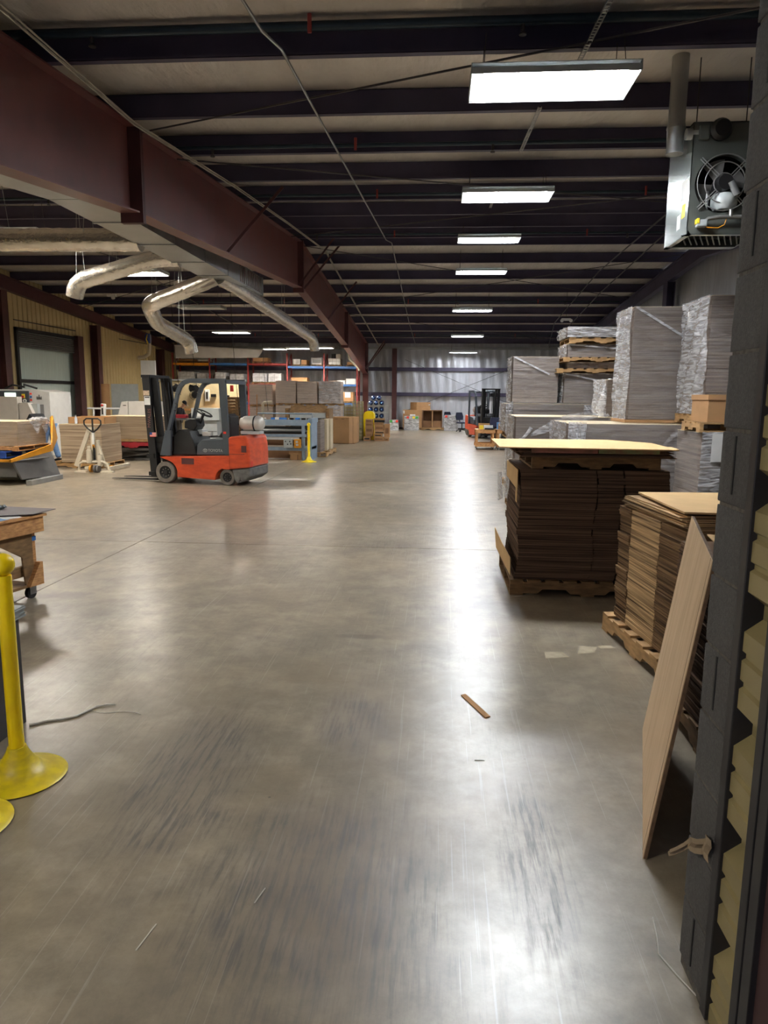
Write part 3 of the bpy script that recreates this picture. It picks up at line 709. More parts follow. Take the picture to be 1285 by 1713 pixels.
# --- near stack of flat brown cartons
pallet(0.70, 2.12, 6.45, 7.62, 0, 'notched wooden pallet on the floor under the big dark carton stack', m=M_WOODD, nb=9)
bs = thing('carton_stack', 'big dark stack of flattened brown cartons on a pallet beside the aisle', 'stack', (1.4, 7.0, 0.14))
def bow(u): return (0.035*(1-abs(2*u-1.2))*1.0+0.02*math.sin(u*9), 0.01*math.sin(u*7))
q = MB(); layers(q, 0.74, 1.42, 6.50, 7.58, 0.142, 1.165, 0.0085, 0.006, bow); layers(q, 1.428, 1.66, 6.505, 7.58, 0.142, 1.165, 0.0085, 0.008, bow); layers(q, 1.668, 2.06, 6.50, 7.57, 0.142, 1.165, 0.0085, 0.006, bow)
q.build('flattened_cartons', M_CEDGE, bs, kind='stuff')
MB().poly([(0.735, 6.62, 0.98), (0.735, 7.5, 1.0), (0.735, 7.5, 1.16), (0.735, 6.5, 1.16), (0.735, 6.5, 0.86), (0.735, 6.6, 0.86)], (0.006, 0, 0)).build('hanging_flap', M_CARD, bs)
MB().poly([(0.70, 6.50, 0.17), (0.66, 7.62, 0.20), (0.64, 7.62, 0.42), (0.67, 7.10, 0.36), (0.695, 6.50, 0.34)], (0.006, 0, 0)).build('hanging_flap', M_CARD, bs)
MB().poly([(0.66, 7.60, 0.72), (0.65, 7.60, 1.02), (0.66, 7.35, 1.05), (0.68, 7.35, 0.78)], (0.01, 0, 0)).build('torn_film', M_WRAP_L, bs)
pallet(0.86, 2.0, 6.50, 7.5, 1.172, 'pallet lying on top of the big dark carton stack', m=M_WOODD, h=0.13, nb=9)
ts = thing('carton_stack', 'thin spread of printed flat cartons on the upper pallet', 'stack', (1.4, 7.0, 1.303))
q = MB()
for k in range(9): q.box(0.72+random.uniform(-.05, .05), 1.98+random.uniform(-.05, .05), 6.14+random.uniform(-.03, .01), 7.45, 1.304+k*0.0085, 1.304+k*0.0085+0.007)
q.build('flattened_cartons', M_CEDGE, ts, kind='stuff')
MB().box(0.80, 1.35, 6.095, 6.105, 1.345, 1.379).build('printed_edge', mat('red_print', (150, 96, 82), 0.7, 0, 0, 16, col2=(116, 84, 66)), ts)
MB().box(1.36, 1.86, 6.095, 6.105, 1.345, 1.379).build('printed_edge', mat('green_print', (112, 128, 84), 0.7, 0, 0, 16, col2=(120, 92, 70)), ts)
sheet('cardboard_sheet', 'large pale sheet overhanging left on top of the big dark carton stack', 'sheet', [(0.53, 6.10, 1.384), (0.62, 6.06, 1.384), (1.98, 5.98, 1.384), (2.02, 6.9, 1.384), (1.72, 7.36, 1.384), (0.55, 7.3, 1.384)], 0.009, M_CARD)
sheet('cardboard_sheet', 'second pale sheet peeking out below the large overhanging sheet', 'sheet', [(0.68, 6.28, 1.381-0.0), (2.05, 6.2, 1.381-0.0), (2.08, 6.5, 1.381), (0.66, 6.5, 1.381)], 0.002, M_CARD)

# --- middle brown stack
p2 = pallet(1.40, 2.55, 4.34, 5.60, 0, 'wooden pallet under the lighter brown carton stack by the plywood', m=M_WOOD, along='X', nb=6, rz=0.11)
cs = thing('carton_stack', 'chest-high stack of flattened cartons behind the leaning plywood', 'stack', (2.0, 4.98, 0.143), 0.11)
q = MB()
def lay2(a, c, y0_, y1_, m_): pass
for (ya, yb, jj, mm_) in ((-0.545, -0.19, 0.007, M_CEDGE2), (-0.183, 0.31, 0.004, M_CEDGEL), (0.317, 0.545, 0.008, M_CEDGE2)):
    q = MB(); layers(q, -0.54, 0.54, ya, yb, 0.0, 0.86, 0.0095, jj); q.build('flattened_cartons', mm_, cs, local=True, kind='stuff')
q = MB()
for k in range(8):
    z = 0.862+k*0.011; q.cbox((0.02+random.uniform(-.02, .02), random.uniform(-.02, .02), z+0.005), (1.08, 1.08-0.02*k, 0.008), rz=random.uniform(-.03, .03))
q.build('loose_top_cartons', M_CEDGEL, cs, local=True, kind='stuff')
sheet('cardboard_sheet', 'large pale square sheet on top of the chest-high carton stack', 'sheet', [(1.52, 4.42, 1.108), (2.72, 4.36, 1.108), (2.74, 5.45, 1.108), (1.50, 5.36, 1.108)], 0.012, M_CARD)
# --- third stack, mostly behind the jamb
pallet(1.36, 2.36, 2.95, 4.05, 0, 'pallet in the shadow behind the leaning plywood', m=M_WOODD, along='X', nb=6)
s3 = thing('carton_stack', 'dark carton stack squeezed between plywood and block jamb', 'stack', (1.9, 3.5, 0.142))
q = MB(); layers(q, 1.37, 2.34, 2.98, 4.02, 0.142, 1.02, 0.011, 0.009); q.build('flattened_cartons', M_CEDGE, s3, kind='stuff')
sheet('cardboard_sheet', 'pale torn carton flap lying on the dark stack behind the plywood', 'sheet', [(1.42, 3.35, 1.03), (1.9, 3.3, 1.05), (2.0, 3.9, 1.05), (1.5, 3.98, 1.06)], 0.006, M_CARD)
sheet('cardboard_sheet', 'narrow carton flap just below the torn flap beside the jamb', 'sheet', [(1.5, 3.05, 1.023), (2.2, 3.0, 1.023), (2.2, 3.25, 1.023), (1.52, 3.28, 1.023)], 0.005, M_CARD)
# --- leaning plywood
n0, f0, n1, f1 = Vector((0.847, 2.63, 0.002)), Vector((1.165, 3.78, 0.002)), Vector((1.018, 2.63, 1.215)), Vector((1.345, 3.80, 1.195))
nx = (f0-n0).cross(n1-n0).normalized(); nx = nx if nx.x > 0 else -nx
pw = thing('plywood_sheet', 'tall plywood sheet leaning against the stacks beside the block jamb', 'board', n0)
MB().poly([n0, n1, f1, f0], nx*0.003).build('face_veneer', M_PLY, pw)
MB().poly([p+nx*0.003 for p in (n0, n1, f1, f0)], nx*0.013).build('core', M_PLYE, pw)
d_ = (n1-n0); e_ = (f0-n0)
MB().poly([n0+e_*0.045-nx*0.0006, n1+e_*0.045-nx*0.0006, n1+e_*0.05-nx*0.0006, n0+e_*0.05-nx*0.0006], -nx*0.0004).build('pencil_line', M_PLYE, pw)

# --- wrapped grey board stacks
stack('long film-wrapped grey board stack directly behind the big dark carton stack', 1.71, 3.33, 9.5, 10.85, 0.14, 1.48, 0.034, wraps='F', thick='L', tails=False)
q = MB(); wrap_face(q, 'F', 1.70, 1.93, 9.47, 10, 0.9, 1.5, amp=0.015); tag(q.build('film_band', M_WRAP_L, org=(1.7, 9.47, 0.9), smooth=True), 'crinkled band of film on the left corner of the long wrapped stack', 'film')
tag(MB().tube([(3.25, 9.46, 1.44), (3.05, 9.44, 1.36), (2.93, 9.44, 1.22), (2.92, 9.44, 1.08), (3.02, 9.44, 1.0), (3.16, 9.45, 0.99)], [0.03, 0.035, 0.02, 0.015, 0.02, 0.012], 8).build('film_tail', M_WRAP_F, org=(3.25, 9.46, 1.44), smooth=True), 'loose curl of film hanging on the right end of the long wrapped stack', 'film')
pallet(1.71, 3.3, 9.5, 10.8, 0, 'pallet hidden under the long wrapped stack', nb=9)
stack('wrapped grey board stack left of and behind the long one, film torn loose', 1.20, 2.58, 11.05, 12.4, 0.14, 1.525, 0.05, wraps='F', thick='L')
pallet(1.20, 2.58, 11.05, 12.4, 0, 'pallet under the torn-film stack')
q = MB(); q.grid(lambda u, v: (1.42+u*1.0, 11.0-0.05*math.sin(u*5)-0.02*random.random(), 1.22+u*0.30+v*(0.05+0.13*math.sin(u*PI))+0.01*random.random()), 24, 6)
tag(q.build('film_tail', M_WRAP_L, org=(1.42, 11, 1.3), smooth=True), 'torn strip of film stretched across the front of the left wrapped stack', 'film')
tag(MB().tube([(1.42, 10.98, 1.36), (1.37, 10.97, 1.28), (1.30, 10.97, 1.20), (1.24, 10.98, 1.18)], [0.03, 0.025, 0.02, 0.012], 8).build('film_tail', M_WRAP_L, org=(1.42, 10.98, 1.3), smooth=True), 'white twisted end of film hanging beside the torn strip', 'film')
stack('lower grey board stack under the wooden pallet at the aisle corner', 1.46, 3.3, 14.1, 15.2, 0.14, 1.02, 0.05)
pallet(1.4, 3.4, 14.05, 15.2, 0, 'pallet on the floor at the aisle corner of the wrapped stacks')
pallet(1.36, 3.4, 14.0, 15.2, 1.025, 'pallet between the two stacks at the aisle corner', h=0.12, m=M_WOOD)
stack('long film-wrapped stack at the aisle corner carrying the two tall ones', 1.33, 3.5, 14.0, 15.2, 1.15, 1.70, 0.03, wraps='F', thick='L')
q = MB(); wrap_face(q, 'F', 1.30, 1.44, 13.96, 14, 1.13, 1.74, amp=0.03); tag(q.build('film_band', M_WRAP_L, org=(1.3, 13.96, 1.13), smooth=True), 'bulging crinkled film on the aisle corner stack', 'film')
q = MB(); wrap_face(q, 'F', 2.78, 3.06, 13.95, 14, 1.5, 1.68, amp=0.02); tag(q.build('film_band', M_WRAP_L, org=(2.78, 13.95, 1.5), smooth=True), 'glossy folds of film on the right of the aisle corner stack', 'film')
stack('tall wrapped grey block standing nearest the aisle on the corner stack', 1.45, 2.32, 14.25, 15.1, 1.715, 2.60, 0.045, wraps='F', thick='L', tails=True)
stack('bottom tier of the four-tier wrapped pile', 2.42, 3.75, 14.1, 15.1, 1.715, 2.28, 0.05, wraps='F', thick='L', tails=True)
pallet(2.25, 3.7, 14.0, 15.1, 2.285, 'lowest pallet in the four-tier pile', h=0.085, nb=8)
stack('thin second tier of the four-tier pile', 2.46, 3.75, 14.1, 15.1, 2.375, 2.49, 0.05, wraps='F')
pallet(2.36, 3.7, 14.0, 15.1, 2.495, 'middle pallet in the four-tier pile', h=0.085, nb=8)
stack('third tier of the four-tier pile, wrapped in film', 2.46, 3.75, 14.1, 15.1, 2.585, 2.83, 0.05, wraps='F', thick='L', tails=True)
pallet(2.46, 3.72, 14.0, 15.1, 2.835, 'topmost pallet in the four-tier pile', h=0.11, nb=6)
stack('milky film-covered top tier of the four-tier pile', 2.42, 3.72, 14.0, 15.0, 2.95, 3.13, 0.04, thick='FL')
stack('small board bundle with a bunched film hood left of the tallest block', 2.62, 3.3, 11.4, 12.3, 1.53, 2.10, 0.1, thick='L')
q = MB(); q.tube([(2.64, 11.5, 1.53), (2.58, 11.5, 1.7), (2.62, 11.5, 1.9), (2.70, 11.55, 2.1)], [0.11, 0.085, 0.07, 0.05], 12)
tag(q.build('film_hood', M_WRAP_L, org=(2.62, 11.5, 1.53), smooth=True), 'bunched hood of crinkled film on the small board bundle', 'film')
stack('grey board stack supporting the small bundle', 2.62, 3.6, 11.05, 12.4, 0.14, 1.525, 0.05)
pallet(2.62, 3.6, 11.05, 12.4, 0, 'pallet under the stack that carries the small bundle')
stack('tallest grey block with a shiny wrapped left side', 2.59, 3.78, 10.0, 10.8, 1.53, 3.02, 0.028, wraps='F', thick='L', tails=True)
MB().box(2.55, 3.78, 10.0, 10.8, 1.485, 1.525).build('slip_board', M_BOX, None, org=(3, 10.4, 1.485)); tag(bpy.data.objects['slip_board'], 'thin brown slip board under the tallest grey block', 'board')
pallet(3.2, 4.15, 8.98, 10.02-0.06, 1.50, 'open wooden pallet under the right-hand tall wrapped block', h=0.12, nb=5, along='X')
stack('tall shiny wrapped block next to the heater wall, right of the tallest block', 3.23, 4.1, 9.0, 9.93, 1.625, 3.03, 0.024, thick='L', wraps='F', j=0.008)
MB().box(3.208, 3.212, 9.62, 9.76, 2.72, 2.92).build('paper_label', M_PAPER, None, org=(3.21, 9.7, 2.72)); tag(bpy.data.objects['paper_label'], 'white paper slip on the film of the right-hand tall block', 'label')
stack('grey stack under the right-hand tall block', 3.42, 4.3, 9.35, 10.3, 0.14, 1.495, 0.03)
pallet(3.42, 4.3, 9.35, 10.3, 0, 'pallet under the rear right grey stack')
stack('short wrapped stack with white label beside the block jamb', 3.02, 3.9, 8.40, 9.25, 0.14, 1.43, 0.03, thick='F', wraps='L')
MB().box(3.12, 3.26, 8.355, 8.36, 1.1, 1.42).build('paper_label', M_PAPER, None, org=(3.2, 8.36, 1.1)); tag(bpy.data.objects['paper_label.001'], 'white document pouch on the short wrapped stack', 'label')
pallet(3.02, 3.9, 8.40, 9.25, 0, 'pallet on the floor under the short wrapped stack')
pallet(2.98, 3.95, 8.38, 9.0, 1.435, 'wooden pallet on top of the short wrapped stack', h=0.11, nb=4, along='X')
t = thing('carton', 'plain tan box with lid edge on the short stack by the jamb', 'box', (3.4, 8.7, 1.548))
MB().box(3.07, 3.75, 8.42, 8.95, 1.548, 1.84).build('box_body', M_BOX, t); MB().box(3.06, 3.76, 8.41, 8.96, 1.80, 1.86).build('lid', M_BOX, t)

# ================================================================== UNIT HEATER
h = thing('gas_heater', 'grey suspended gas heater with round fan opening at upper right', 'heater', (3.1, 8.4, 3.37))
X0, X1, HY0, HY1, Z0, Z1 = 2.55, 3.30, 8.0, 8.75, 3.505, 4.60
M_HEAT = mat('heater_paint', (138, 146, 142), 0.2, 0.55, 0.05, 3, coat=0.3)
M_HEATD = mat('heater_paint_dark', (88, 92, 88), 0.4, 0.2, 0.05)
MB().box(X0, X0+0.01, HY0, HY1, Z0, Z1).box(X1-0.01, X1, HY0, HY1, Z0, Z1).box(X0, X1, HY1-0.01, HY1, Z0, Z1).box(X0, X1, HY0, HY1, Z1-0.01, Z1).build('casing', M_HEAT, h)
# front panel with a round hole
cx_, cz_, R_ = 2.885, 4.00, 0.285; bm = bmesh.new(); n = 48
out = []; inn = []
for k in range(n):
    t_ = 2*PI*k/n; dx, dz = math.cos(t_), math.sin(t_)
    sc_ = min((X1-cx_ if dx > 0 else cx_-X0)/max(abs(dx), 1e-6), (Z1-cz_ if dz > 0 else cz_-Z0)/max(abs(dz), 1e-6))
    out.append((cx_+dx*sc_, HY0, cz_+dz*sc_)); inn.append((cx_+dx*R_, HY0, cz_+dz*R_))
q = MB(); q.v = out+inn+[(p[0], p[1]+0.06, p[2]) for p in inn]
q.f = [(k, (k+1) % n, n+(k+1) % n, n+k) for k in range(n)]+[(n+k, n+(k+1) % n, 2*n+(k+1) % n, 2*n+k) for k in range(n)]
q.build('front_panel', M_HEATD, h)
MB().box(X0+0.02, X1-0.02, HY0+0.25, HY0+0.26, Z0+0.02, Z1-0.02).build('inner_baffle', M_BLACK, h)
q = MB()
for k in range(11):
    q.cbox((X0+0.08+k*0.062, HY0+0.32, Z0+0.01), (0.012, 0.52, 0.012), rz=-0.4)
q.build('bottom_louvre', M_HEATD, h)
MB().box(X0, X1, HY0, HY0+0.06, Z0-0.005, Z0+0.005).box(X0, X1, HY1-0.12, HY1, Z0-0.005, Z0+0.005).box(X0, X0+0.05, HY0, HY1, Z0-0.005, Z0+0.005).build('bottom_frame', M_HEAT, h)
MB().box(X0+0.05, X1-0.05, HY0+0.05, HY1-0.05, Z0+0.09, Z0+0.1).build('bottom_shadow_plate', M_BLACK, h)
g = MB()
for r in (0.10, 0.20, 0.275): g.tube([(cx_+r*math.cos(a*PI/16), HY0-0.05+0.03*(r < 0.2), cz_+r*math.sin(a*PI/16)) for a in range(33)], 0.006, 6, False)
for a in (0.8, 2.35, 3.93, 5.5):
    for o_ in (-0.012, 0.012):
        g.tube([(cx_+0.1*math.cos(a)-o_*math.sin(a), HY0-0.04, cz_+0.1*math.sin(a)+o_*math.cos(a)), (cx_+0.345*math.cos(a)-o_*math.sin(a), HY0-0.02, cz_+0.345*math.sin(a)+o_*math.cos(a))], 0.006, 6)
g.build('fan_guard', M_COND, h)
MB().lathe((cx_, HY0-0.02, cz_), [(0.0, -0.06), (0.075, -0.06), (0.085, 0.0), (0.085, 0.12), (0.0, 0.12)], 20, 'Y').build('fan_motor', M_BLACK, h, smooth=True)
MB().cyl((cx_+0.05, HY0-0.08, cz_+0.0), (cx_+0.12, HY0-0.08, cz_-0.13), 0.035, n=12).build('capacitor', M_GALV, h, smooth=True)
q = MB()
for k in range(4):
    a = k*PI/2+0.3
    q.grid(lambda u, v: (cx_+(0.06+u*0.2)*math.cos(a+(v-0.5)*0.8), HY0+0.10+0.06*(v-0.5), cz_+(0.06+u*0.2)*math.sin(a+(v-0.5)*0.8)), 4, 4)
q.build('fan_blades', M_DGREY, h)
MB().lathe((cx_+0.04, HY0+0.05, cz_-0.17), [(0, -0.08), (0.10, -0.08), (0.13, -0.03), (0.13, 0.04), (0.10, 0.08), (0, 0.08)], 16, 'Z').build('burner_box', M_LGREY, h, smooth=True)
for dx in (-0.18, -0.11): MB().cyl((cx_+dx, HY0+0.12, cz_-0.27), (cx_+dx, HY0+0.12, cz_-0.04), 0.018).build('heat_tube', M_GALV, h, smooth=True)
MB().lathe((2.81, HY0-0.05, 4.51), [(0, -0.05), (0.08, -0.05), (0.11, 0.0), (0.10, 0.05), (0, 0.05)], 20, 'Y').build('draft_inducer', M_BLACK, h, smooth=True)
MB().box(2.60, 2.70, HY0-0.04, HY0, 4.42, 4.56).build('inducer_box', M_HEATD, h, bev=0.01)
gp = MB().tube([(2.70, HY0-0.04, 3.60), (2.74, HY0-0.06, 3.645), (2.85, HY0-0.07, 3.66), (3.25, HY0-0.06, 3.66)], 0.02, 8); gp.cyl((2.96, HY0-0.07, 3.66), (2.96, HY0-0.07, 3.73), 0.02)
gp.build('gas_pipe', M_COND, h, smooth=True)
MB().cbox((2.68, HY0-0.05, 3.60), (0.10, 0.08, 0.07)).build('gas_valve', M_LGREY, h, bev=0.01)
MB().cbox((2.635, HY0-0.055, 3.62), (0.02, 0.08, 0.05)).build('valve_tag', M_STICKY, h)
MB().tube([(2.68, HY0-0.07, 3.58), (2.74, HY0-0.08, 3.555), (2.84, HY0-0.08, 3.55), (2.90, HY0-0.08, 3.58), (2.92, HY0-0.07, 3.64)], 0.005, 6).build('wire', M_LIFTY, h)
MB().box(X0-0.002, X0, HY0+0.05, HY0+0.25, 3.88, 4.08).build('rating_plate', M_PAPER, h)
MB().box(X0-0.002, X0, HY0+0.09, HY0+0.19, 3.70, 3.84).build('warning_label', M_STICKY, h, label='yellow warning label')
MB().box(X0-0.002, X0, HY0+0.22, HY0+0.33, 3.61, 3.76).build('data_label', M_PAPER, h)
for x in (X0+0.12, X1-0.12): MB().cyl((x, 8.3, Z1), (x, 8.3, zroof(8.3)+PD), 0.006).build('hanger_rod', M_ROD, h)
v = thing('flue_pipe', 'galvanized flue pipe with tee rising from the gas heater', 'pipe', (2.44, 8.22, 4.28))
MB().lathe((2.44, 8.22, 0), [(0.088, 4.36), (0.088, 4.38), (0.084, 4.39), (0.092, 4.60), (0.098, 4.61), (0.092, 4.64), (0.086, 4.66), (0.086, 5.36)], 24).build('vertical_run', M_GALV, v, smooth=True)
MB().lathe((2.44, 8.05, 4.50), [(0.055, 0.05), (0.055, 0.16), (0.06, 0.17), (0.06, 0.27), (0.055, 0.28), (0.055, 0.30)], 20, 'X').build('tee_branch', M_GALV, v, smooth=True)

# ================================================================== FORKLIFT
def P2(cx, cy): return (1.467-cx*0.002698, 2.561-cy*0.002468)
def side(q, pts, y0, y1):
    q.poly([(P2(*p)[0], y0, P2(*p)[1]) for p in pts], (0, y1-y0, 0)); return q
def arc(cx, cy, r, a0, a1, n=8): return [(cx+r*math.cos(math.radians(a0+(a1-a0)*k/n)), cy+r*math.sin(math.radians(a0+(a1-a0)*k/n))) for k in range(n+1)]
def PR(cx, cy):
    x, z = P2(cx, cy); return (x if x > -0.68 else -0.68+(x+0.68)*0.74, z)
def sider(q, pts, y0, y1):
    q.poly([(PR(*p)[0], y0, PR(*p)[1]) for p in pts], (0, y1-y0, 0)); return q
def make_forklift(label, loc, rz, brand=True):
    t = thing('forklift', label, 'forklift', loc, rz)
    def B(q, name, m, **k): return q.build(name, m, k.pop('parent', t), local=True, **k)
    W_ = 0.50
    # frame with wheel arches
    pts = [(245, 818), (820, 792), (824, 905), (770, 905)] + arc(797, 985, 92, 250, 185, 6) + [(705, 995), (390, 982)] + arc(287, 945, 104, 10, -75, 8)
    body = B(side(MB(), pts, -W_, W_), 'chassis', M_ORANGE, bev=0.008)
    MB().box(P2(533, 0)[0], P2(430, 0)[0], W_-0.001, W_+0.003, P2(0, 872)[1], P2(0, 822)[1]).build('step_recess', M_REDD, body, local=True)
    cw = [(826, 905), (824, 650), (845, 636), (1000, 626), (1030, 645), (1044, 700), (1050, 770), (1050, 884)]
    c_ = B(sider(MB(), cw, -W_, W_), 'counterweight', M_ORANGE, bev=0.07)
    MB().box(PR(1020, 0)[0], PR(965, 0)[0], W_-0.03, W_+0.002, P2(0, 762)[1], P2(0, 708)[1]).build('vent_recess', M_REDD, c_, local=True)
    MB().box(PR(1051, 0)[0]-0.002, PR(1040, 0)[0], W_-0.16, W_-0.07, P2(0, 882)[1], P2(0, 835)[1]).build('tail_lamp', M_REDT, c_, local=True)
    MB().box(PR(1000, 0)[0], P2(822, 0)[0], W_-0.01, W_+0.001, P2(0, 780)[1], P2(0, 776)[1]).build('seam', M_REDD, c_, local=True)
    B(sider(MB(), [(852, 907), (1050, 887), (1048, 960), (965, 1008), (945, 985), (915, 1022), (885, 1000), (870, 950)], -W_*0.98, W_*0.98), 'rear_bumper', M_CWGT, bev=0.05)
    B(side(MB(), [(540, 797), (548, 710), (590, 668), (775, 655), (822, 650), (822, 792)], -0.42, 0.42), 'engine_hood', M_FGREY, bev=0.02)
    B(side(MB(), [(335, 800), (350, 640), (395, 590), (480, 600), (520, 700), (540, 800)], -0.38, 0.40), 'front_cowl', M_BLACK, bev=0.02)
    B(side(MB(), [(260, 985), (700, 990), (700, 960), (260, 960)], -0.35, 0.35), 'underbody', M_BLACK)
    for sy in (-1, 1):
        B(side(MB(), [(250, 805), (300, 598), (352, 598), (340, 805)], sy*0.47-0.03, sy*0.47+0.03), 'cowl_pillar', M_FGREY, bev=0.008)
        q = MB(); path = [(325, 610), (350, 520), (385, 395), (412, 290), (432, 240), (462, 208), (505, 192), (560, 190), (800, 190)]
        for i in range(len(path)-1):
            a, c = P2(*path[i]), P2(*path[i+1]); q.bar((a[0], sy*0.46, a[1]), (c[0], sy*0.46, c[1]), 0.06, 0.085)
        B(q, 'guard_front_pillar', M_FGREY)
        B(side(MB(), [(750, 205), (805, 205), (820, 650), (822, 790), (785, 790), (770, 640)], sy*0.46-0.03, sy*0.46+0.03), 'guard_rear_pillar', M_FGREY, bev=0.005)
    q = MB()
    for k in range(9):
        x = P2(505+k*36, 0)[0]; q.box(x-0.012, x+0.012, -0.45, 0.45, 2.05, 2.09)
    q.box(P2(800, 0)[0]-0.03, P2(800, 0)[0]+0.03, -0.46, 0.46, 2.03, 2.10).box(P2(470, 0)[0]-0.02, P2(470, 0)[0]+0.02, -0.46, 0.46, 2.05, 2.09)
    B(q, 'guard_roof_bars', M_FGREY)
    for nm, cx, cy, r, w in (('front_wheel', 287, 940, 0.226, 0.17), ('rear_wheel', 797, 982, 0.166, 0.14)):
        for sy in (-1, 1):
            x = P2(cx, 0)[0]; yo = sy*(0.40)
            wh = B(MB().lathe((x, yo, r), [(r*0.60, -w/2), (r*0.93, -w/2), (r, -w/2+0.02), (r, w/2-0.02), (r*0.93, w/2), (r*0.60, w/2)], 28, 'Y', caps=False), nm, M_TYRE, smooth=True)
            q = MB().lathe((x, yo, r), [(0.0, -w/2+0.02), (r*0.61, -w/2+0.01), (r*0.61, w/2-0.01), (r*0.5, w/2-0.025), (r*0.2, w/2-0.03), (r*0.2, w/2-0.005), (0, w/2-0.005)], 24, 'Y')
            q.build('rim', M_BLACK, wh, local=True, smooth=True)
            q = MB()
            for k in range(8): q.cyl((x+r*0.36*math.cos(k*PI/4), yo-w/2, r+r*0.36*math.sin(k*PI/4)), (x+r*0.36*math.cos(k*PI/4), yo+w/2-0.012, r+r*0.36*math.sin(k*PI/4)), 0.011, n=6)
            q.build('lug_nuts', M_CWGT, wh, local=True)
    # mast, tilted a little
    for sy in (-1, 1):
        B(side(MB(), [(100, 150), (160, 150), (205, 990), (145, 990)], sy*0.36-0.04, sy*0.36+0.04), 'mast_rail', M_BLACK, bev=0.004)
        B(side(MB(), [(150, 165), (205, 165), (250, 800), (200, 800)], sy*0.27-0.03, sy*0.27+0.03), 'inner_mast_rail', M_BLACK)
        B(MB().tube([(P2(190, 0)[0], sy*0.19, P2(0, 200)[1]), (P2(222, 0)[0], sy*0.19, P2(0, 820)[1])], 0.028, 10), 'lift_cylinder', M_BLACK, smooth=True)
        B(MB().tube([(P2(170, 0)[0], sy*0.12, P2(0, 170)[1]), (P2(215, 0)[0], sy*0.10, P2(0, 780)[1])], 0.012, 6), 'hydraulic_hose', M_BLACKM)
        B(side(MB(), [(118, 790), (178, 790), (190, 985), (130, 985)], sy*0.22-0.055, sy*0.22+0.055), 'fork_shank', M_BLACK)
        a = P2(170, 0)[0]; q = MB(); q.poly([(a, sy*0.22-0.055, 0.028), (a+1.08, sy*0.22-0.045, 0.028), (a+1.08, sy*0.22-0.045, 0.036), (a, sy*0.22-0.055, 0.068)], (0, 0.10, 0))
        B(q, 'fork_blade', M_BLACKM)
    B(MB().box(P2(165, 0)[0], P2(98, 0)[0]+0.01, -0.40, 0.40, P2(0, 165)[1], P2(0, 143)[1]).box(P2(250, 0)[0], P2(185, 0)[0], -0.36, 0.36, 0.72, 0.80).box(P2(215, 0)[0], P2(150, 0)[0], -0.36, 0.36, 0.25, 0.34), 'mast_crosshead', M_BLACK)
    B(side(MB(), [(160, 655), (330, 650), (300, 700), (230, 790), (170, 790)], -0.34, 0.34), 'carriage', M_BLACK)
    B(MB().box(P2(180, 0)[0], P2(120, 0)[0], -0.42, 0.42, 0.50, 0.60).box(P2(185, 0)[0], P2(130, 0)[0], -0.42, 0.42, 0.14, 0.22), 'fork_bar', M_BLACKM)
    # seat, wheel, levers, tank
    B(side(MB(), [(605, 640), (690, 640), (720, 600), (712, 475), (755, 455), (790, 480), (790, 650), (605, 655)], -0.2, 0.22), 'seat', M_BLACK, bev=0.03)
    B(side(MB(), [(500, 500), (450, 500), (405, 520), (400, 580), (480, 600), (510, 560)], -0.16, 0.2), 'dashboard', M_BLACKM, bev=0.02)
    q = MB(); c0 = Vector((P2(540, 0)[0], 0.03, P2(0, 455)[1])); ax = Vector((0.45, 0, -0.89)).normalized(); a1 = Vector((0, 1, 0)); a2 = ax.cross(a1)
    q.tube([c0+(a1*math.cos(k*PI/12)+a2*math.sin(k*PI/12))*0.17 for k in range(25)], 0.014, 8, False)
    for k in range(3): q.tube([c0+ax*0.03, c0+(a1*math.cos(k*2.09)+a2*math.sin(k*2.09))*0.17], 0.01, 6)
    q.tube([c0, c0+ax*0.3], 0.03, 8); B(q, 'steering_wheel', M_BLACK, smooth=True)
    for k in range(3): B(MB().tube([(0.30+k*0.03, -0.12+k*0.06, 1.1), (0.22+k*0.03, -0.12+k*0.06, 1.32)], 0.008, 6), 'lever', M_BLACK)
    B(MB().box(0.06, 0.22, -0.2, 0.02, 1.0, 1.09), 'paper_towels', M_PAPER)
    B(MB().box(-0.22, -0.03, 0.1, 0.24, 0.97, 1.06), 'folded_rag', M_OFFW, bev=0.02)
    ta = (P2(935, 0)[0], 0.03, P2(0, 535)[1])
    tk = B(MB().lathe(ta, [(0.0, -0.255), (0.09, -0.25), (0.14, -0.21), (0.155, -0.15), (0.155, 0.13), (0.145, 0.17), (0.12, 0.20), (0.115, 0.235), (0.10, 0.235), (0.095, 0.205), (0, 0.20)], 28, 'X'), 'gas_cylinder', M_TANK, smooth=True)
    MB().lathe(ta, [(0.157, -0.10), (0.162, -0.10), (0.162, -0.07), (0.157, -0.07)], 28, 'X').build('tank_strap', M_BLACKM, tk, local=True)
    MB().cyl((ta[0]+0.2, ta[1], ta[2]), (ta[0]+0.30, ta[1], ta[2]-0.02), 0.018).build('valve', M_BLACKM, tk, local=True)
    B(MB().box(ta[0]-0.2, ta[0]+0.2, -0.1, 0.16, ta[2]-0.21, ta[2]-0.15), 'tank_bracket', M_LGREY)
    B(MB().cyl((P2(822, 0)[0]-0.03, 0.36, P2(0, 275)[1]), (P2(822, 0)[0]-0.03, 0.36, P2(0, 225)[1]), 0.035, n=12), 'amber_beacon', M_REDT, smooth=True)
    for x_, z_ in ((400, 245), (520, 250)):
        B(MB().lathe((P2(x_, 0)[0]+0.03, 0.36, P2(0, z_)[1]), [(0, -0.05), (0.05, -0.05), (0.075, 0.03), (0, 0.03)], 14, 'X'), 'work_lamp', M_BLACK, smooth=True)
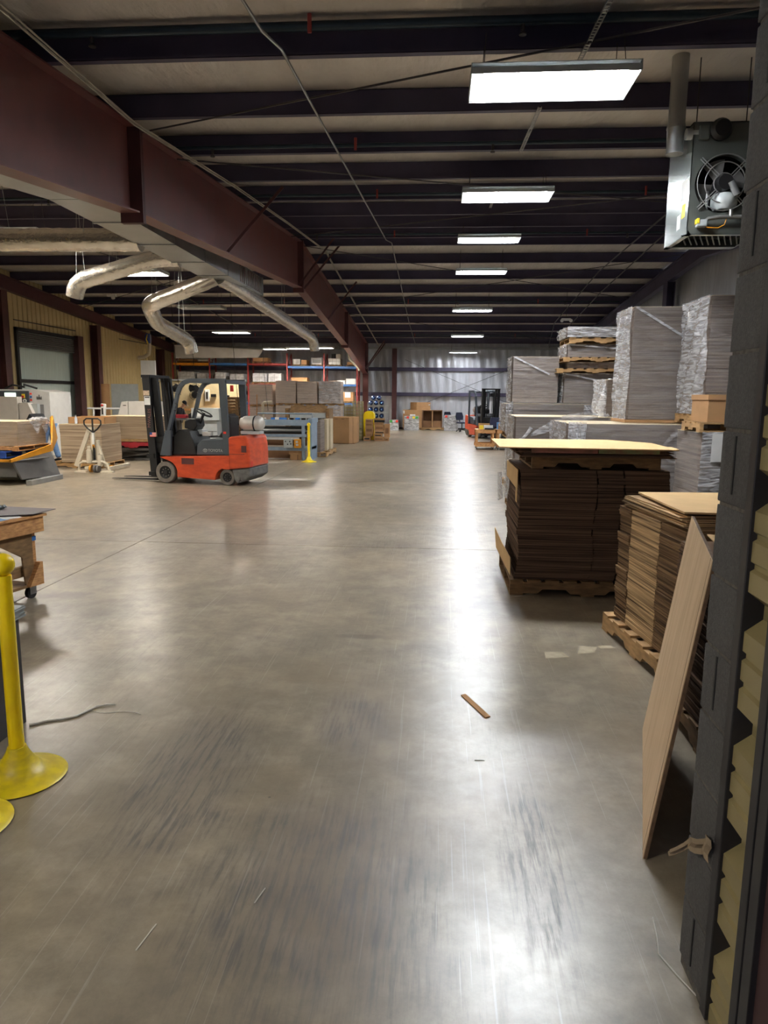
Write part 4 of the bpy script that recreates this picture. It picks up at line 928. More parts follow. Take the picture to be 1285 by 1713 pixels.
    B(MB().tube([(P2(395, 0)[0], 0.5, P2(0, 375)[1]), (P2(420, 0)[0], 0.53, P2(0, 380)[1]), (P2(415, 0)[0], 0.53, P2(0, 425)[1]), (P2(385, 0)[0], 0.5, P2(0, 430)[1])], 0.012, 6), 'grab_handle', M_BLACK)
    if brand:
        def txt(s, cx, cy, size, m, y, rot=(PI/2, 0, PI)): return text_obj('lettering', s, size, m, t, (P2(cx, 0)[0], y, P2(0, cy)[1]), rot)
        txt('TOYOTA', 697, 756, 0.078, M_TEXT, 0.4215)
        q = MB()
        for rx, rz2, oz in ((0.048, 0.032, 0), (0.018, 0.03, 0.0), (0.034, 0.013, 0.014)):
            q.tube([(P2(614, 0)[0]+rx*math.cos(k*PI/10), 0.423, P2(0, 756)[1]+oz+rz2*math.sin(k*PI/10)) for k in range(21)], 0.0035, 5, False)
        B(q, 'emblem', M_TEXT)
        text_obj('lettering', 'MWALES', 0.10, mat('faded_red_ink', (126, 84, 78), 0.6, 0, 0), t, (P2(152, 0)[0], 0.403, P2(0, 500)[1]), (PI/2, -PI/2+0.055, PI))
        def st(x0, x1, y0_, y1_, m, nm, lab=None): return B(MB().box(P2(x1, 0)[0], P2(x0, 0)[0], 0.401, 0.404, P2(0, y1_)[1], P2(0, y0_)[1]), nm, m, label=lab)
        st(110, 160, 272, 312, mat('cream_sticker', (222, 196, 168), 0.5, 0, 0.2, 30), 'sticker')
        s_ = st(115, 165, 318, 390, M_PAPER, 'sticker'); MB().box(P2(160, 0)[0], P2(120, 0)[0], 0.404, 0.4055, P2(0, 332)[1], P2(0, 323)[1]).build('print_bar', M_INK, s_, local=True)
        f_ = st(150, 202, 618, 654, M_PAPER, 'flag_sticker', 'small flag sticker with red stripes and blue canton')
        for k in range(4): MB().box(P2(202, 0)[0], P2(150, 0)[0], 0.404, 0.4052, P2(0, 654-k*9.6)[1], P2(0, 649-k*9.6)[1]).build('stripe', M_STICKR, f_, local=True)
        MB().box(P2(170, 0)[0], P2(150, 0)[0], 0.4052, 0.4062, P2(0, 638)[1], P2(0, 618)[1]).build('canton', M_BLUEP, f_, local=True)
        B(MB().cbox((P2(790, 0)[0], 0.491, P2(0, 606)[1]), (0.06, 0.003, 0.045)), 'sticker', M_STICKR)
    return t
make_forklift('orange and grey forklift parked sideways on the left, forks pointing left', (-4.83, 14.60, 0), 2.985)
make_forklift('distant forklift seen from the front, mast towards the wooden carts', (2.06, 33.1, 0), -1.33, brand=False)

# ================================================================== PEOPLE
def skin_part(name, pts, edges, m, parent, lvl=1):
    me = bpy.data.meshes.new('tmpm'); me.from_pydata([p[0] for p in pts], edges, []); o = bpy.data.objects.new('tmpo', me); COL.objects.link(o)
    md = o.modifiers.new('s', 'SKIN'); md.use_smooth_shade = True
    for i, p in enumerate(pts):
        r = p[1]; r = r if isinstance(r, tuple) else (r, r)
        me.skin_vertices[0].data[i].radius = r
    me.skin_vertices[0].data[0].use_root = True
    sb = o.modifiers.new('u', 'SUBSURF'); sb.levels = lvl; sb.render_levels = lvl
    dg = bpy.context.evaluated_depsgraph_get(); m2 = bpy.data.meshes.new_from_object(o.evaluated_get(dg))
    bpy.data.objects.remove(o); m2.materials.clear(); m2.materials.append(m)
    for p in m2.polygons: p.use_smooth = True
    r = bpy.data.objects.new(name, m2); COL.objects.link(r); r.parent = parent; OFF[r.name] = Vector((0, 0, 0)); return r
def person(label, loc, rz, J, shirt, trousers, hair=M_HAIR, cap=None, group=None):
    """J: joints in local metres (figure faces +X): pelvis, chest, neck, head, and per side shoulder, elbow, wrist, hip, knee, ankle, toe"""
    t = thing('person', label, 'person', loc, rz, group)
    V = lambda k: Vector(J[k])
    pts = [(V('pelvis'), (0.12, 0.10)), ((V('pelvis')+V('chest'))/2, (0.12, 0.09)), (V('chest'), (0.14, 0.10)), (V('neck'), 0.055), (V('head')+Vector((0, 0, -0.06)), 0.07), (V('head')+Vector((0, 0, 0.05)), 0.085)]
    ed = [(0, 1), (1, 2), (2, 3), (3, 4), (4, 5)]
    sh = [((V('pelvis')), (0.145, 0.115)), ((V('pelvis')+V('chest'))/2, (0.145, 0.11)), (V('chest'), (0.165, 0.12)), (V('neck')*0.7+V('chest')*0.3, (0.09, 0.08))]; se = [(0, 1), (1, 2), (2, 3)]
    tr = [(V('pelvis'), (0.15, 0.125))]; te = []
    for s in 'lr':
        i = len(pts)
        pts += [(V('sh'+s), 0.055), (V('el'+s), 0.042), (V('wr'+s), 0.028)]; ed += [(2, i), (i, i+1), (i+1, i+2)]
        d = (V('wr'+s)-V('el'+s)).normalized(); a = d.orthogonal().normalized()
        pts.append((V('wr'+s)+d*0.06, (0.035, 0.016))); ed.append((i+2, i+3))
        for k in range(4):
            b = V('wr'+s)+d*0.09+a*(k-1.5)*0.02; j = len(pts); L_ = (0.075, 0.085, 0.08, 0.06)[k]
            pts += [(b, 0.0095), (b+d*L_*0.5, 0.0085), (b+d*L_+a.cross(d)*0.02, 0.007)]; ed += [(i+3, j), (j, j+1), (j+1, j+2)]
        j = len(pts); pts += [(V('wr'+s)+d*0.035-a*0.035, 0.011), (V('wr'+s)+d*0.08-a*0.055, 0.009)]; ed += [(i+2, j), (j, j+1)]
        i = len(pts); pts += [(V('hip'+s), 0.085), (V('kn'+s), 0.055), (V('an'+s), 0.036), (V('an'+s)+(V('to'+s)-V('an'+s))*0.7, 0.03)]; ed += [(0, i), (i, i+1), (i+1, i+2), (i+2, i+3)]
        j = len(sh); sh += [(V('sh'+s), 0.078), (V('el'+s), 0.062), (V('el'+s)*0.7+V('wr'+s)*0.3, 0.055)]; se += [(2, j), (j, j+1), (j+1, j+2)]
        j = len(tr); tr += [(V('hip'+s), (0.115, 0.11)), ((V('hip'+s)+V('kn'+s))/2, 0.10), (V('kn'+s), 0.085), ((V('kn'+s)+V('an'+s))/2, 0.078), (V('an'+s)+Vector((0, 0, 0.02)), 0.072)]; te += [(0, j), (j, j+1), (j+1, j+2), (j+2, j+3), (j+3, j+4)]
        q = MB(); a_, b_ = V('an'+s), V('to'+s); d = (b_-a_); d.z = 0; d.normalize(); n_ = Vector((-d.y, d.x, 0))
        prof = [(-0.07, 0.0), (0.2, 0.0), (0.2, 0.04), (0.12, 0.075), (0.02, 0.10), (-0.07, 0.10)]
        q.poly([Vector((a_.x, a_.y, 0))+d*p[0]+Vector((0, 0, p[1]))-n_*0.045 for p in prof], n_*0.09)
        q.build('shoe', M_BLACK, t, local=True, bev=0.015)
    skin_part('body', pts, ed, M_SKIN, t, 2); skin_part('shirt', sh, se, shirt, t, 2); skin_part('trousers', tr, te, trousers, t, 2)
    hd = V('head'); up = (hd-V('neck')).normalized(); fw = Vector((1, 0, 0)); fw = (fw-up*fw.dot(up)).normalized(); sd = up.cross(fw)
    q = MB()
    for (k, rr) in enumerate(range(1)):
        q.grid(lambda u, v: hd+up*0.03+(-fw*0.012)+(fw*math.cos(u*2*PI)*math.cos(v*PI/2)*0.098+sd*math.sin(u*2*PI)*math.cos(v*PI/2)*0.086+up*(math.sin(v*PI/2)*0.115)), 20, 8)
    q.build('cap' if cap else 'hair', cap or hair, t, local=True, smooth=True, thick=0.008)
    if cap: MB().poly([hd+up*0.035+fw*0.08-sd*0.06, hd+up*0.03+fw*0.17-sd*0.04, hd+up*0.03+fw*0.17+sd*0.04, hd+up*0.035+fw*0.08+sd*0.06], up*0.008).build('cap_brim', cap, t, local=True)
    q = MB(); q.cbox(hd+fw*0.095-up*0.012, (0.03, 0.022, 0.035)); q.build('nose', M_SKIN, t, local=True, bev=0.006)
    for s in (-1, 1): MB().cbox(hd+sd*0.088*s-up*0.01, (0.03, 0.015, 0.055)).build('ear', M_SKIN, t, local=True, bev=0.005)
    for s in (-1, 1): MB().cbox(hd+fw*0.086+sd*0.03*s+up*0.012, (0.008, 0.022, 0.01)).build('eye', M_INK, t, local=True)
    MB().cbox(hd+fw*0.088-up*0.05, (0.006, 0.045, 0.008)).build('mouth', M_REDD, t, local=True)
    return t
# bending over behind the pallet lift (faces local +X, turned towards the machine on the left)
person('person in blue jeans and black shirt bending over behind the pallet lift', (-10.35, 18.35, 0), PI-0.25,
       dict(pelvis=(0.02, 0, 0.99), chest=(0.36, 0, 1.17), neck=(0.52, 0, 1.16), head=(0.64, 0, 1.08),
            shl=(0.40, 0.19, 1.22), ell=(0.48, 0.26, 0.98), wrl=(0.68, 0.22, 0.86), shr=(0.40, -0.19, 1.22), elr=(0.48, -0.26, 0.98), wrr=(0.68, -0.22, 0.86),
            hipl=(0.0, 0.10, 0.93), knl=(0.08, 0.13, 0.50), anl=(-0.10, 0.13, 0.08), tol=(0.08, 0.13, 0.03), hipr=(0.0, -0.10, 0.93), knr=(-0.02, -0.12, 0.50), anr=(-0.16, -0.12, 0.08), tor=(0.02, -0.12, 0.03)),
       M_SHIRTK, M_JEANS)
stand = dict(pelvis=(0, 0, 0.95), chest=(0.05, 0, 1.28), neck=(0.08, 0, 1.45), head=(0.13, 0, 1.58), shl=(0.05, 0.2, 1.37), ell=(0.10, 0.26, 1.10), wrl=(0.32, 0.20, 1.02), shr=(0.05, -0.2, 1.37), elr=(0.10, -0.26, 1.10), wrr=(0.32, -0.20, 1.02),
             hipl=(0, 0.10, 0.90), knl=(0.03, 0.12, 0.50), anl=(-0.02, 0.12, 0.08), tol=(0.15, 0.12, 0.03), hipr=(0, -0.10, 0.90), knr=(0.03, -0.12, 0.50), anr=(-0.02, -0.12, 0.08), tor=(0.15, -0.12, 0.03))
person('person in navy shirt standing half hidden behind the corner stack', (2.50, 27.2, 0), 0.3, stand, M_NAVY, M_BLACK)
person('person in black shirt and black cap working seen through the forklift cab', (-9.72, 26.2, 0), 0.05,
       dict(stand, chest=(0.09, 0, 1.20), neck=(0.16, 0, 1.36), head=(0.24, 0, 1.47), shl=(0.10, 0.2, 1.29), ell=(0.18, 0.25, 1.04), wrl=(0.42, 0.18, 1.02), shr=(0.10, -0.2, 1.29), elr=(0.18, -0.25, 1.04), wrr=(0.42, -0.18, 1.02)),
       M_SHIRTK, M_GREYT, cap=M_BLACK)

# ================================================================== LEFT FOREGROUND
def stanchion(x, y, label, tilt=0.0):
    t = thing('stanchion_post', label, 'stanchion', (x, y, 0))
    MB().lathe((x, y, 0), [(0.205, 0.0), (0.215, 0.006), (0.205, 0.014), (0.15, 0.026), (0.11, 0.045), (0.075, 0.085), (0.05, 0.13), (0.041, 0.155), (0.0, 0.155)], 40).build('base', M_YELD, t, smooth=True)
    MB().lathe((x, y, 0), [(0.034, 0.15), (0.034, 0.985), (0.0, 0.985)], 24).build('pole', M_YEL, t, smooth=True)
    q = MB(); q.lathe((x, y, 1.035), [(0.03*0+0.0001 if abs(a) > 89 else 0.052*math.cos(math.radians(a)), 0.052*math.sin(math.radians(a))) for a in range(-90, 91, 15)], 24)
    q.build('ball_cap', M_YEL, t, smooth=True)
stanchion(-1.955, 3.0, 'nearest yellow plastic stanchion post with ball top at the left edge')
stanchion(-1.985, 2.60, 'yellow stanchion of which only the scuffed round base shows at the left edge')
stanchion(-3.545, 19.5, 'small distant yellow stanchion in front of the blue-grey machine')
# work bench on castors
t = thing('work_bench', 'wooden workbench on castors at the left edge with plywood gusset legs', 'bench', (-3.40, 5.60, 0)); wbench = t
MB().poly([(-3.43, 5.62, 0.635), (-3.43, 6.75, 0.635), (-6.0, 6.75, 0.635), (-6.0, 5.62, 0.635)], (0, 0, 0.02)).build('top_underlay', M_WOODO, t)
MB().box(-6.0, -3.40, 5.60, 5.64, 0.60, 0.735).build('apron', M_WOODO, t, bev=0.003)
MB().box(-3.44, -3.40, 5.64, 6.75, 0.60, 0.735).build('apron', M_WOODO, t, bev=0.003)
MB().box(-6.0, -3.38, 5.58, 6.78, 0.737, 0.757).build('bench_top', M_WOODO, t)
MB().box(-3.52, -3.45, 5.66, 5.72, 0.15, 0.63).build('leg', M_WOODO, t, bev=0.003)
MB().box(-3.52, -3.45, 6.62, 6.70, 0.15, 0.63).build('leg', M_WOODO, t, bev=0.003)
MB().poly([(-3.50, 5.645, 0.60), (-3.95, 5.645, 0.60), (-3.62, 5.645, 0.40), (-3.60, 5.645, 0.14), (-3.50, 5.645, 0.14)], (0, 0.015, 0)).build('gusset', M_WOODD, t)
MB().poly([(-3.44, 5.60, 0.13), (-3.60, 5.60, 0.13), (-3.47, 5.60, 0.33), (-3.44, 5.60, 0.33)], (0, 0.05, 0)).build('foot_gusset', M_WOODO, t)
MB().box(-6.0, -3.52, 5.67, 5.71, 0.22, 0.31).box(-6.0, -3.5, 5.64, 6.7, 0.12, 0.145).build('lower_rail', M_WOODD, t)
MB().box(-3.515, -3.445, 5.655, 5.725, 0.52, 0.56).build('tape_band', M_BLUET, t)
for y in (5.70, 6.62):
    c_ = MB().lathe((-3.50, y, 0.052), [(0.0, -0.018), (0.052, -0.018), (0.052, 0.018), (0, 0.018)], 20, 'Y').build('castor_wheel', M_BLACK, t, smooth=True)
    MB().box(-3.53, -3.46, y-0.028, y-0.022, 0.04, 0.12).box(-3.53, -3.46, y+0.022, y+0.028, 0.04, 0.12).box(-3.54, -3.45, y-0.03, y+0.03, 0.115, 0.122).build('castor_fork', M_GALV, c_)
wbench.location = (-3.47, 5.96, 0); wbench.rotation_euler = (0, 0, math.radians(76))
sheet('chipboard_sheet', 'dark grey sheet lying on the workbench with a corner sticking out', 'sheet', [(-3.418, 6.08, 0.776), (-3.47, 5.80, 0.770), (-3.78, 5.66, 0.767), (-4.4, 5.5, 0.763), (-4.6, 6.05, 0.763), (-4.0, 6.20, 0.768)], 0.006, M_DARKSHEET)
sheet('blue_sheet', 'light blue sheet under the dark one on the workbench', 'sheet', [(-3.60, 5.42, 0.7585), (-3.57, 5.62, 0.7585), (-3.9, 5.8, 0.7585), (-4.3, 5.6, 0.7585), (-4.0, 5.2, 0.7585)], 0.002, M_BLUES)
sheet('paper_sheet', 'white paper corner beside the blue sheet on the workbench', 'sheet', [(-3.585, 5.60, 0.7606), (-3.52, 5.72, 0.7606), (-3.60, 5.80, 0.7606), (-3.72, 5.68, 0.7606)], 0.001, M_PAPER)
q = MB(); q.tube([(-3.90+0.035*math.cos(k), 6.03+0.03*math.sin(k*1.3), 0.795+0.014*math.sin(k*2.1)) for k in range(14)], 0.010, 6)
tag(q.build('crumpled_foil', M_LGREY, org=(-3.90, 6.03, 0.78), smooth=True), 'crumpled silver wad on the dark sheet at the left edge', 'foil')
# dark board box with grey sheets on top, left edge
t = thing('cabinet', 'low dark charcoal box with a stack of pale sheets on it, left edge', 'cabinet', (-2.7, 3.2, 0))
MB().box(-3.3, -2.245, 2.75, 3.55, 0, 0.60).build('cabinet_body', M_CABD, t, bev=0.004)
q = MB(); q2 = thing('sheet_stack', 'stack of grey and white sheets on the low charcoal box', 'stack', (-2.7, 3.2, 0.602))
layers(q, -3.3, -2.23, 2.72, 3.60, 0.602, 0.66, 0.008, 0.012); q.build('sheets', M_LGREY, q2, kind='stuff')
sheet('paper_sheet', 'white sheet on top of the grey sheets on the charcoal box', 'sheet', [(-3.3, 2.8, 0.662), (-2.42, 3.15, 0.662), (-2.30, 3.5, 0.662), (-2.6, 3.62, 0.662), (-3.3, 3.62, 0.662)], 0.003, M_PAPER)
# litter on the floor
cd = MB().poly([(0.178, 4.13, 0.001), (0.205, 4.15, 0.001), (0.335, 3.85, 0.001), (0.305, 3.83, 0.001)], (0, 0, 0.006))
tag(cd.build('cardboard_strip', M_BOX, org=(0.2, 4.1, 0)), 'narrow brown cardboard strip lying in the middle of the bare floor', 'litter')
st = [(-2.20, 3.50), (-2.17, 3.52), (-2.13, 3.56), (-2.06, 3.585), (-2.0, 3.63), (-1.97, 3.70), (-1.95, 3.76), (-1.90, 3.79), (-1.85, 3.80)]
tag(MB().tube([(x, y, 0.007) for x, y in st], [0.012, 0.006, 0.007, 0.006, 0.007, 0.006, 0.006, 0.005, 0.005], 6).build('plastic_strap', M_STRING, org=(-2.2, 3.5, 0)), 'frayed white strap lying on the floor beside the charcoal box', 'litter')
tag(MB().tube([(-1.96+k*0.028, 3.72-0.03*math.sin(k*0.5)-0.01*(k > 6)*(k-6), 0.004) for k in range(12)], 0.0018, 5).build('loose_thread', M_STRING, org=(-1.96, 3.7, 0)), 'thin loose thread trailing from the frayed white strap', 'litter')
tag(MB().tube([(0.79, 2.30, 0.004), (0.775, 2.2, 0.003), (0.76, 2.13, 0.003), (0.79, 2.05, 0.003), (0.825, 1.97, 0.003), (0.845, 1.94, 0.003)], 0.0025, 6).build('plastic_strap', M_STRING, org=(0.79, 2.3, 0)), 'thin white strap on the floor at the foot of the block jamb', 'litter')
for pts, lab in (([(1.03, 4.93), (1.16, 4.97), (1.20, 5.09), (1.08, 5.10)], 'pale paper scrap flat on the floor left of the middle pallet'), ([(0.79, 4.82), (0.96, 4.86), (0.93, 4.96), (0.80, 4.95)], 'buff torn scrap flat on the floor, left of the pale scrap'), ([(1.22, 5.06), (1.33, 5.07), (1.31, 5.13), (1.21, 5.12)], 'small scrap on the floor nearest the middle pallet')):
    sheet('paper_scrap', lab, 'litter', [(x, y, 0.0008) for x, y in pts], 0.0008, mat('scrap_paper', (176, 164, 140), 0.8, 0, 0.08, 20))
for a, c, lab in (((-0.62, 2.25), (-0.60, 2.33), 'tiny straw of debris left of centre near the bottom of the photo'), ((-0.95, 2.0), (-0.93, 2.12), 'thin pale splinter near the lower left of the floor'), ((0.70, 6.36), (0.84, 6.43), 'pale splinter by the corner of the dark stack pallet'), ((0.22, 3.35), (0.27, 3.35), 'tiny dark splinter below the cardboard strip')):
    tag(MB().bar((a[0], a[1], 0.003), (c[0], c[1], 0.003), 0.004, 0.003).build('splinter', M_STRING, org=(a[0], a[1], 0)), lab, 'litter')
# torn paper tape hanging on the jamb
q = MB(); q.grid(lambda u, v: (0.812-0.004-0.10*max(0, u-0.45)*0.9-0.01*math.sin(u*14), 1.93+u*0.15+0.01*math.sin(v*6), 0.475-0.12*max(0, u-0.4)+v*(0.075-0.05*u)+0.012*math.sin(u*11)), 12, 4)
tag(q.build('torn_tape', mat('tape_paper', (150, 130, 102), 0.8, 0, 0.1, 30), org=(0.81, 2.0, 0.45), thick=0.002), 'torn flap of brown paper tape peeling off the block jamb', 'tape')

# ================================================================== LEFT MIDGROUND
lt = thing('pallet_lift', 'amber and grey pallet lift carrying a board stack at the left edge', 'lift', (-9.0, 14.2, 0))
MB().box(-8.14, -8.02, 13.45, 14.65, 0, 0.10).build('floor_rail', M_GALV, lt, bev=0.006)
MB().box(-11, -8.14, 14.3, 14.42, 0.0, 0.07).build('floor_rail', M_GALV, lt)
MB().poly([(-8.30, 13.6, 0.10), (-8.05, 14.6, 0.10), (-8.22, 14.55, 0.66), (-8.42, 13.5, 0.50)], (-0.04, 0.0, 0)).build('side_cheek', M_DGREY, lt)
MB().box(-9.0, -8.42, 13.62, 13.66, 0.14, 0.48).box(-11, -9.05, 13.7, 13.74, 0.10, 0.48).box(-11, -8.4, 14.2, 14.5, 0.07, 0.45).build('scissor_frame', M_DGREY, lt)
MB().box(-11.2, -8.38, 13.38, 13.42, 0.465, 0.515).build('tray_lip', M_LIFTY, lt)
MB().poly([(-8.40, 13.38, 0.46), (-8.08, 14.3, 0.62), (-8.08, 14.3, 0.76), (-8.40, 13.38, 0.52)], (0.03, 0, 0)).build('tray_lip', M_LIFTY, lt)
MB().poly([(-8.06, 14.32, 0.62), (-8.06, 14.32, 0.80), (-8.34, 14.92, 1.34), (-8.42, 14.98, 1.30), (-8.30, 14.98, 0.85)], (0.02, 0.02, 0)).build('tray_wing', M_LIFTY, lt)
MB().poly([(-11.2, 13.42, 0.465), (-8.40, 13.42, 0.465), (-8.10, 14.3, 0.475), (-11.2, 14.9, 0.475)], (0, 0, 0.02)).build('tray', M_DGREY, lt)
pallet(-9.8, -8.62, 13.6, 14.75, 0.52, 'blue plastic pallet on the pallet lift', m=M_BLUEP, h=0.13, nb=6, name='plastic_pallet')
pallet(-11.1, -9.95, 13.6, 14.75, 0.52, 'second blue plastic pallet on the pallet lift, at the photo edge', m=M_BLUEP, h=0.13, nb=6, name='plastic_pallet')
pallet(-10.6, -8.42, 13.72, 14.9, 0.655, 'thin wooden pallet under the boards on the pallet lift', m=M_WOODO, h=0.095, nb=9)
stack('grey board stack in film on the amber pallet lift', -10.6, -8.46, 13.8, 14.85, 0.752, 1.245, 0.045, m=M_GBW, wraps='FR')
q = MB(); q.grid(lambda u, v: (-8.42+0.02*math.sin(v*9), 14.25+u*0.62+0.03*math.sin(v*7), 1.30-v*0.32*(0.4+0.6*abs(math.sin(u*6)))+0.03*math.sin(u*12)), 14, 8)
q.tube([(-8.5, 14.3, 1.27), (-8.42, 14.5, 1.30), (-8.40, 14.8, 1.28), (-8.38, 14.9, 1.1)], [0.02, 0.03, 0.03, 0.015], 7)
tag(q.build('bunched_film', M_WRAP_L, org=(-8.42, 14.4, 1.2), smooth=True), 'white bunched film hanging over the corner of the lift stack', 'film')
# big converting machine behind
mc = thing('converting_machine', 'large white machine with charcoal control band behind the pallet lift', 'machine', (-12.5, 20.8, 0))
MB().box(-15.0, -12.15, 20.2, 21.4, 0.0, 1.93).build('cabinet', M_WHITE, mc, bev=0.01)
MB().poly([(-12.15, 20.18, 0), (-11.30, 20.18, 0), (-11.30, 20.18, 1.86), (-11.75, 20.18, 1.93), (-12.15, 20.18, 1.93)], (0, 1.2, 0)).build('end_cabinet', M_WHITE, mc, bev=0.01)
MB().box(-15.0, -11.92, 20.13, 20.2, 1.56, 1.885).build('control_band', M_CHAR, mc)
MB().box(-12.62, -12.30, 20.10, 20.13, 1.68, 1.83).build('display', emat('lit_display', (0.75, 0.95, 0.72, 1), 0.7), mc)
s_ = MB().box(-12.10, -12.02, 20.09, 20.13, 1.68, 1.80).build('stop_switch', M_STICKY, mc); MB().lathe((-12.06, 20.07, 1.72), [(0, -0.02), (0.035, -0.02), (0.035, 0.02), (0, 0.02)], 14, 'Y').build('red_knob', M_REDT, s_)
MB().lathe((-12.02, 20.10, 1.60), [(0.025, -0.01), (0.055, -0.01), (0.055, 0.01), (0.025, 0.01)], 18, 'Y', caps=False).build('dial_ring', M_WHITE, mc)
for k in range(3): MB().box(-11.90, -11.84, 20.165, 20.18, 1.60+k*0.09, 1.65+k*0.09).build('marking', M_STICKR if k != 1 else M_BLUET, mc)
text_obj('logo_text', '一1一', 0.09, M_INK, mc, (-11.62+12.5, 20.176-20.8, 1.72), (PI/2, 0, 0)) if False else None
q = MB().box(-11.70, -11.54, 20.174, 20.18, 1.68, 1.70).box(-11.63, -11.61, 20.174, 20.18, 1.70, 1.78).box(-11.70, -11.66, 20.174, 20.18, 1.71, 1.725).box(-11.58, -11.54, 20.174, 20.18, 1.71, 1.725).box(-11.70, -11.54, 20.174, 20.18, 1.645, 1.665)
q.build('emblem', M_INK, mc)
MB().box(-13.5, -12.72, 19.7, 19.9, 0.2, 1.55).build('guard_panel', M_OFFW, mc, bev=0.01)
MB().box(-12.66, -11.98, 19.65, 19.9, 0.2, 1.72).build('guard_panel', M_OFFW, mc, bev=0.01)
MB().poly([(-11.95, 19.66, 0.4), (-11.48, 19.66, 0.9), (-11.50, 19.66, 1.15), (-11.68, 19.66, 1.55), (-11.95, 19.66, 1.55)], (0, 0.25, 0)).build('sloped_guard', M_OFFW, mc, bev=0.01)
MB().box(-11.70, -11.48, 19.8, 19.95, 1.2, 1.52).build('junction_box', M_LGREY, mc)
MB().box(-13.5, -11.5, 19.9, 20.2, 0.2, 1.5).build('inner_frame', M_DGREY, mc)
MB().tube([(-12.9, 20.6, 1.95), (-12.6, 20.5, 2.06), (-12.3, 20.6, 2.0), (-12.2, 20.4, 2.08), (-11.9, 20.6, 1.96)], 0.03, 6).build('cable_tangle', M_BLACK, mc)
# boards under the jack
stack('grey board stack on the skid behind the pallet jack', -9.32, -8.27, 17.0, 18.1, 0.13, 1.075, 0.10, m=M_GBW, j=0.01)
pallet(-9.7, -8.2, 16.9, 18.1, 0, 'pale wooden skid under the stack behind the pallet jack', m=M_WOOD, h=0.12, nb=7)
t = thing('carton_tray', 'open brown carton lying on the stack behind the pallet jack', 'box', (-8.75, 17.5, 1.078))
MB().box(-9.22, -8.28, 17.25, 17.9, 1.078, 1.085).build('tray_floor', M_BOX, t); MB().box(-9.22, -8.28, 17.89, 17.9, 1.085, 1.25).box(-9.22, -8.28, 17.25, 17.26, 1.085, 1.23).box(-9.22, -9.21, 17.25, 17.9, 1.085, 1.24).box(-8.29, -8.28, 17.25, 17.9, 1.085, 1.24).build('tray_sides', M_BOX, t)
t = thing('water_bottle', 'small clear drink bottle in front of the open carton', 'bottle', (-8.95, 17.12, 1.078))
MB().lathe((-8.95, 17.12, 1.078), [(0.0, 0), (0.032, 0), (0.034, 0.12), (0.02, 0.17), (0.013, 0.19), (0.0, 0.19)], 14).build('bottle_body', M_CLEARP, t, smooth=True)
MB().lathe((-8.95, 17.12, 1.27), [(0, 0), (0.015, 0), (0.015, 0.02), (0, 0.02)], 12).build('cap', M_WHITE, t)
# high-lift pallet jack
pj = thing('pallet_jack', 'beige high-lift pallet jack with black loop handle', 'pallet jack', (-8.0, 16.1, 0))
for sx in (-0.26, 0.26):
    MB().poly([(-8.0+sx-0.04, 16.15, 0.0+0.05), (-8.0+sx-0.04, 17.3, 0.05), (-8.0+sx-0.04, 17.3, 0.11), (-8.0+sx-0.04, 16.15, 0.11)], (0.08, 0, 0)).build('fork', M_BEIGE, pj)
MB().bar((-8.45, 16.05, 0.14), (-8.10, 16.1, 1.02), 0.06, 0.09).bar((-8.10, 16.1, 1.02), (-7.98, 16.08, 1.02), 0.06, 0.05).build('lift_arm', M_BEIGE, pj)
MB().bar((-7.76, 16.1, 0.12), (-7.90, 16.1, 0.62), 0.05, 0.06).build('lift_arm', M_BEIGE, pj)
MB().box(-8.07, -7.99, 16.05, 16.13, 0.2, 0.95).box(-7.95, -7.88, 16.06, 16.13, 0.15, 0.75).build('mast_tube', M_BEIGE, pj, bev=0.008)
MB().lathe((-8.08, 15.98, 0), [(0, 0.22), (0.07, 0.22), (0.07, 0.52), (0.04, 0.54), (0.04, 0.62), (0, 0.62)], 16).build('pump_cylinder', M_BEIGE, pj, smooth=True)
MB().lathe((-7.84, 16.0, 0), [(0, 0.16), (0.06, 0.16), (0.06, 0.42), (0, 0.42)], 16).build('pump_cylinder', M_BEIGE, pj, smooth=True)
q = MB().tube([(-7.96, 16.0, 0.25), (-7.96, 15.98, 0.95)], 0.022, 8); q.build('handle_shaft', M_LGREY, pj, smooth=True)
MB().tube([(-7.96, 15.985, 0.30), (-7.96, 15.975, 0.62)], 0.026, 8).build('hydraulic_ram', M_BLACK, pj)
MB().box(-7.985, -7.935, 15.955, 15.97, 0.66, 0.92).build('decal', M_PAPER, pj); MB().box(-7.985, -7.935, 15.955, 15.968, 0.58, 0.65).build('decal', M_LIFTY, pj)
q = MB().tube([(-7.96, 15.98, 0.93), (-8.08, 15.97, 1.02), (-8.16, 15.97, 1.12), (-8.16, 15.97, 1.2), (-8.10, 15.97, 1.25), (-7.82, 15.97, 1.25), (-7.76, 15.97, 1.2), (-7.76, 15.97, 1.12), (-7.84, 15.97, 1.02), (-7.96, 15.98, 0.93)], 0.018, 8)
q.tube([(-7.96, 15.97, 0.93), (-7.96, 15.97, 1.25)], 0.02, 8); q.build('loop_handle', M_BLACK, pj, smooth=True)
for dx in (-0.07, 0.03, 0.10):
    MB().lathe((-7.98+dx, 15.98, 0.088), [(0.0, -0.025), (0.088, -0.025), (0.088, 0.025), (0, 0.025)], 20, 'X').build('steer_wheel', M_LIFTY if dx < 0 else M_DGREY, pj, smooth=True)
q = MB().tube([(-8.36, 16.0, 0.03), (-8.33, 15.98, 0.2), (-8.25, 15.98, 0.25), (-7.75, 15.98, 0.25), (-7.66, 15.98, 0.2), (-7.62, 16.0, 0.03)], 0.03, 8)
q.box(-8.42, -8.15, 15.9, 16.05, 0, 0.04).box(-7.80, -7.52, 15.9, 16.05, 0, 0.04); q.build('outrigger', M_BEIGE, pj, smooth=True)
MB().box(-7.9, -7.75, 16.4, 16.5, 0.11, 0.13).build('toe_plate', M_LIFTY, pj)
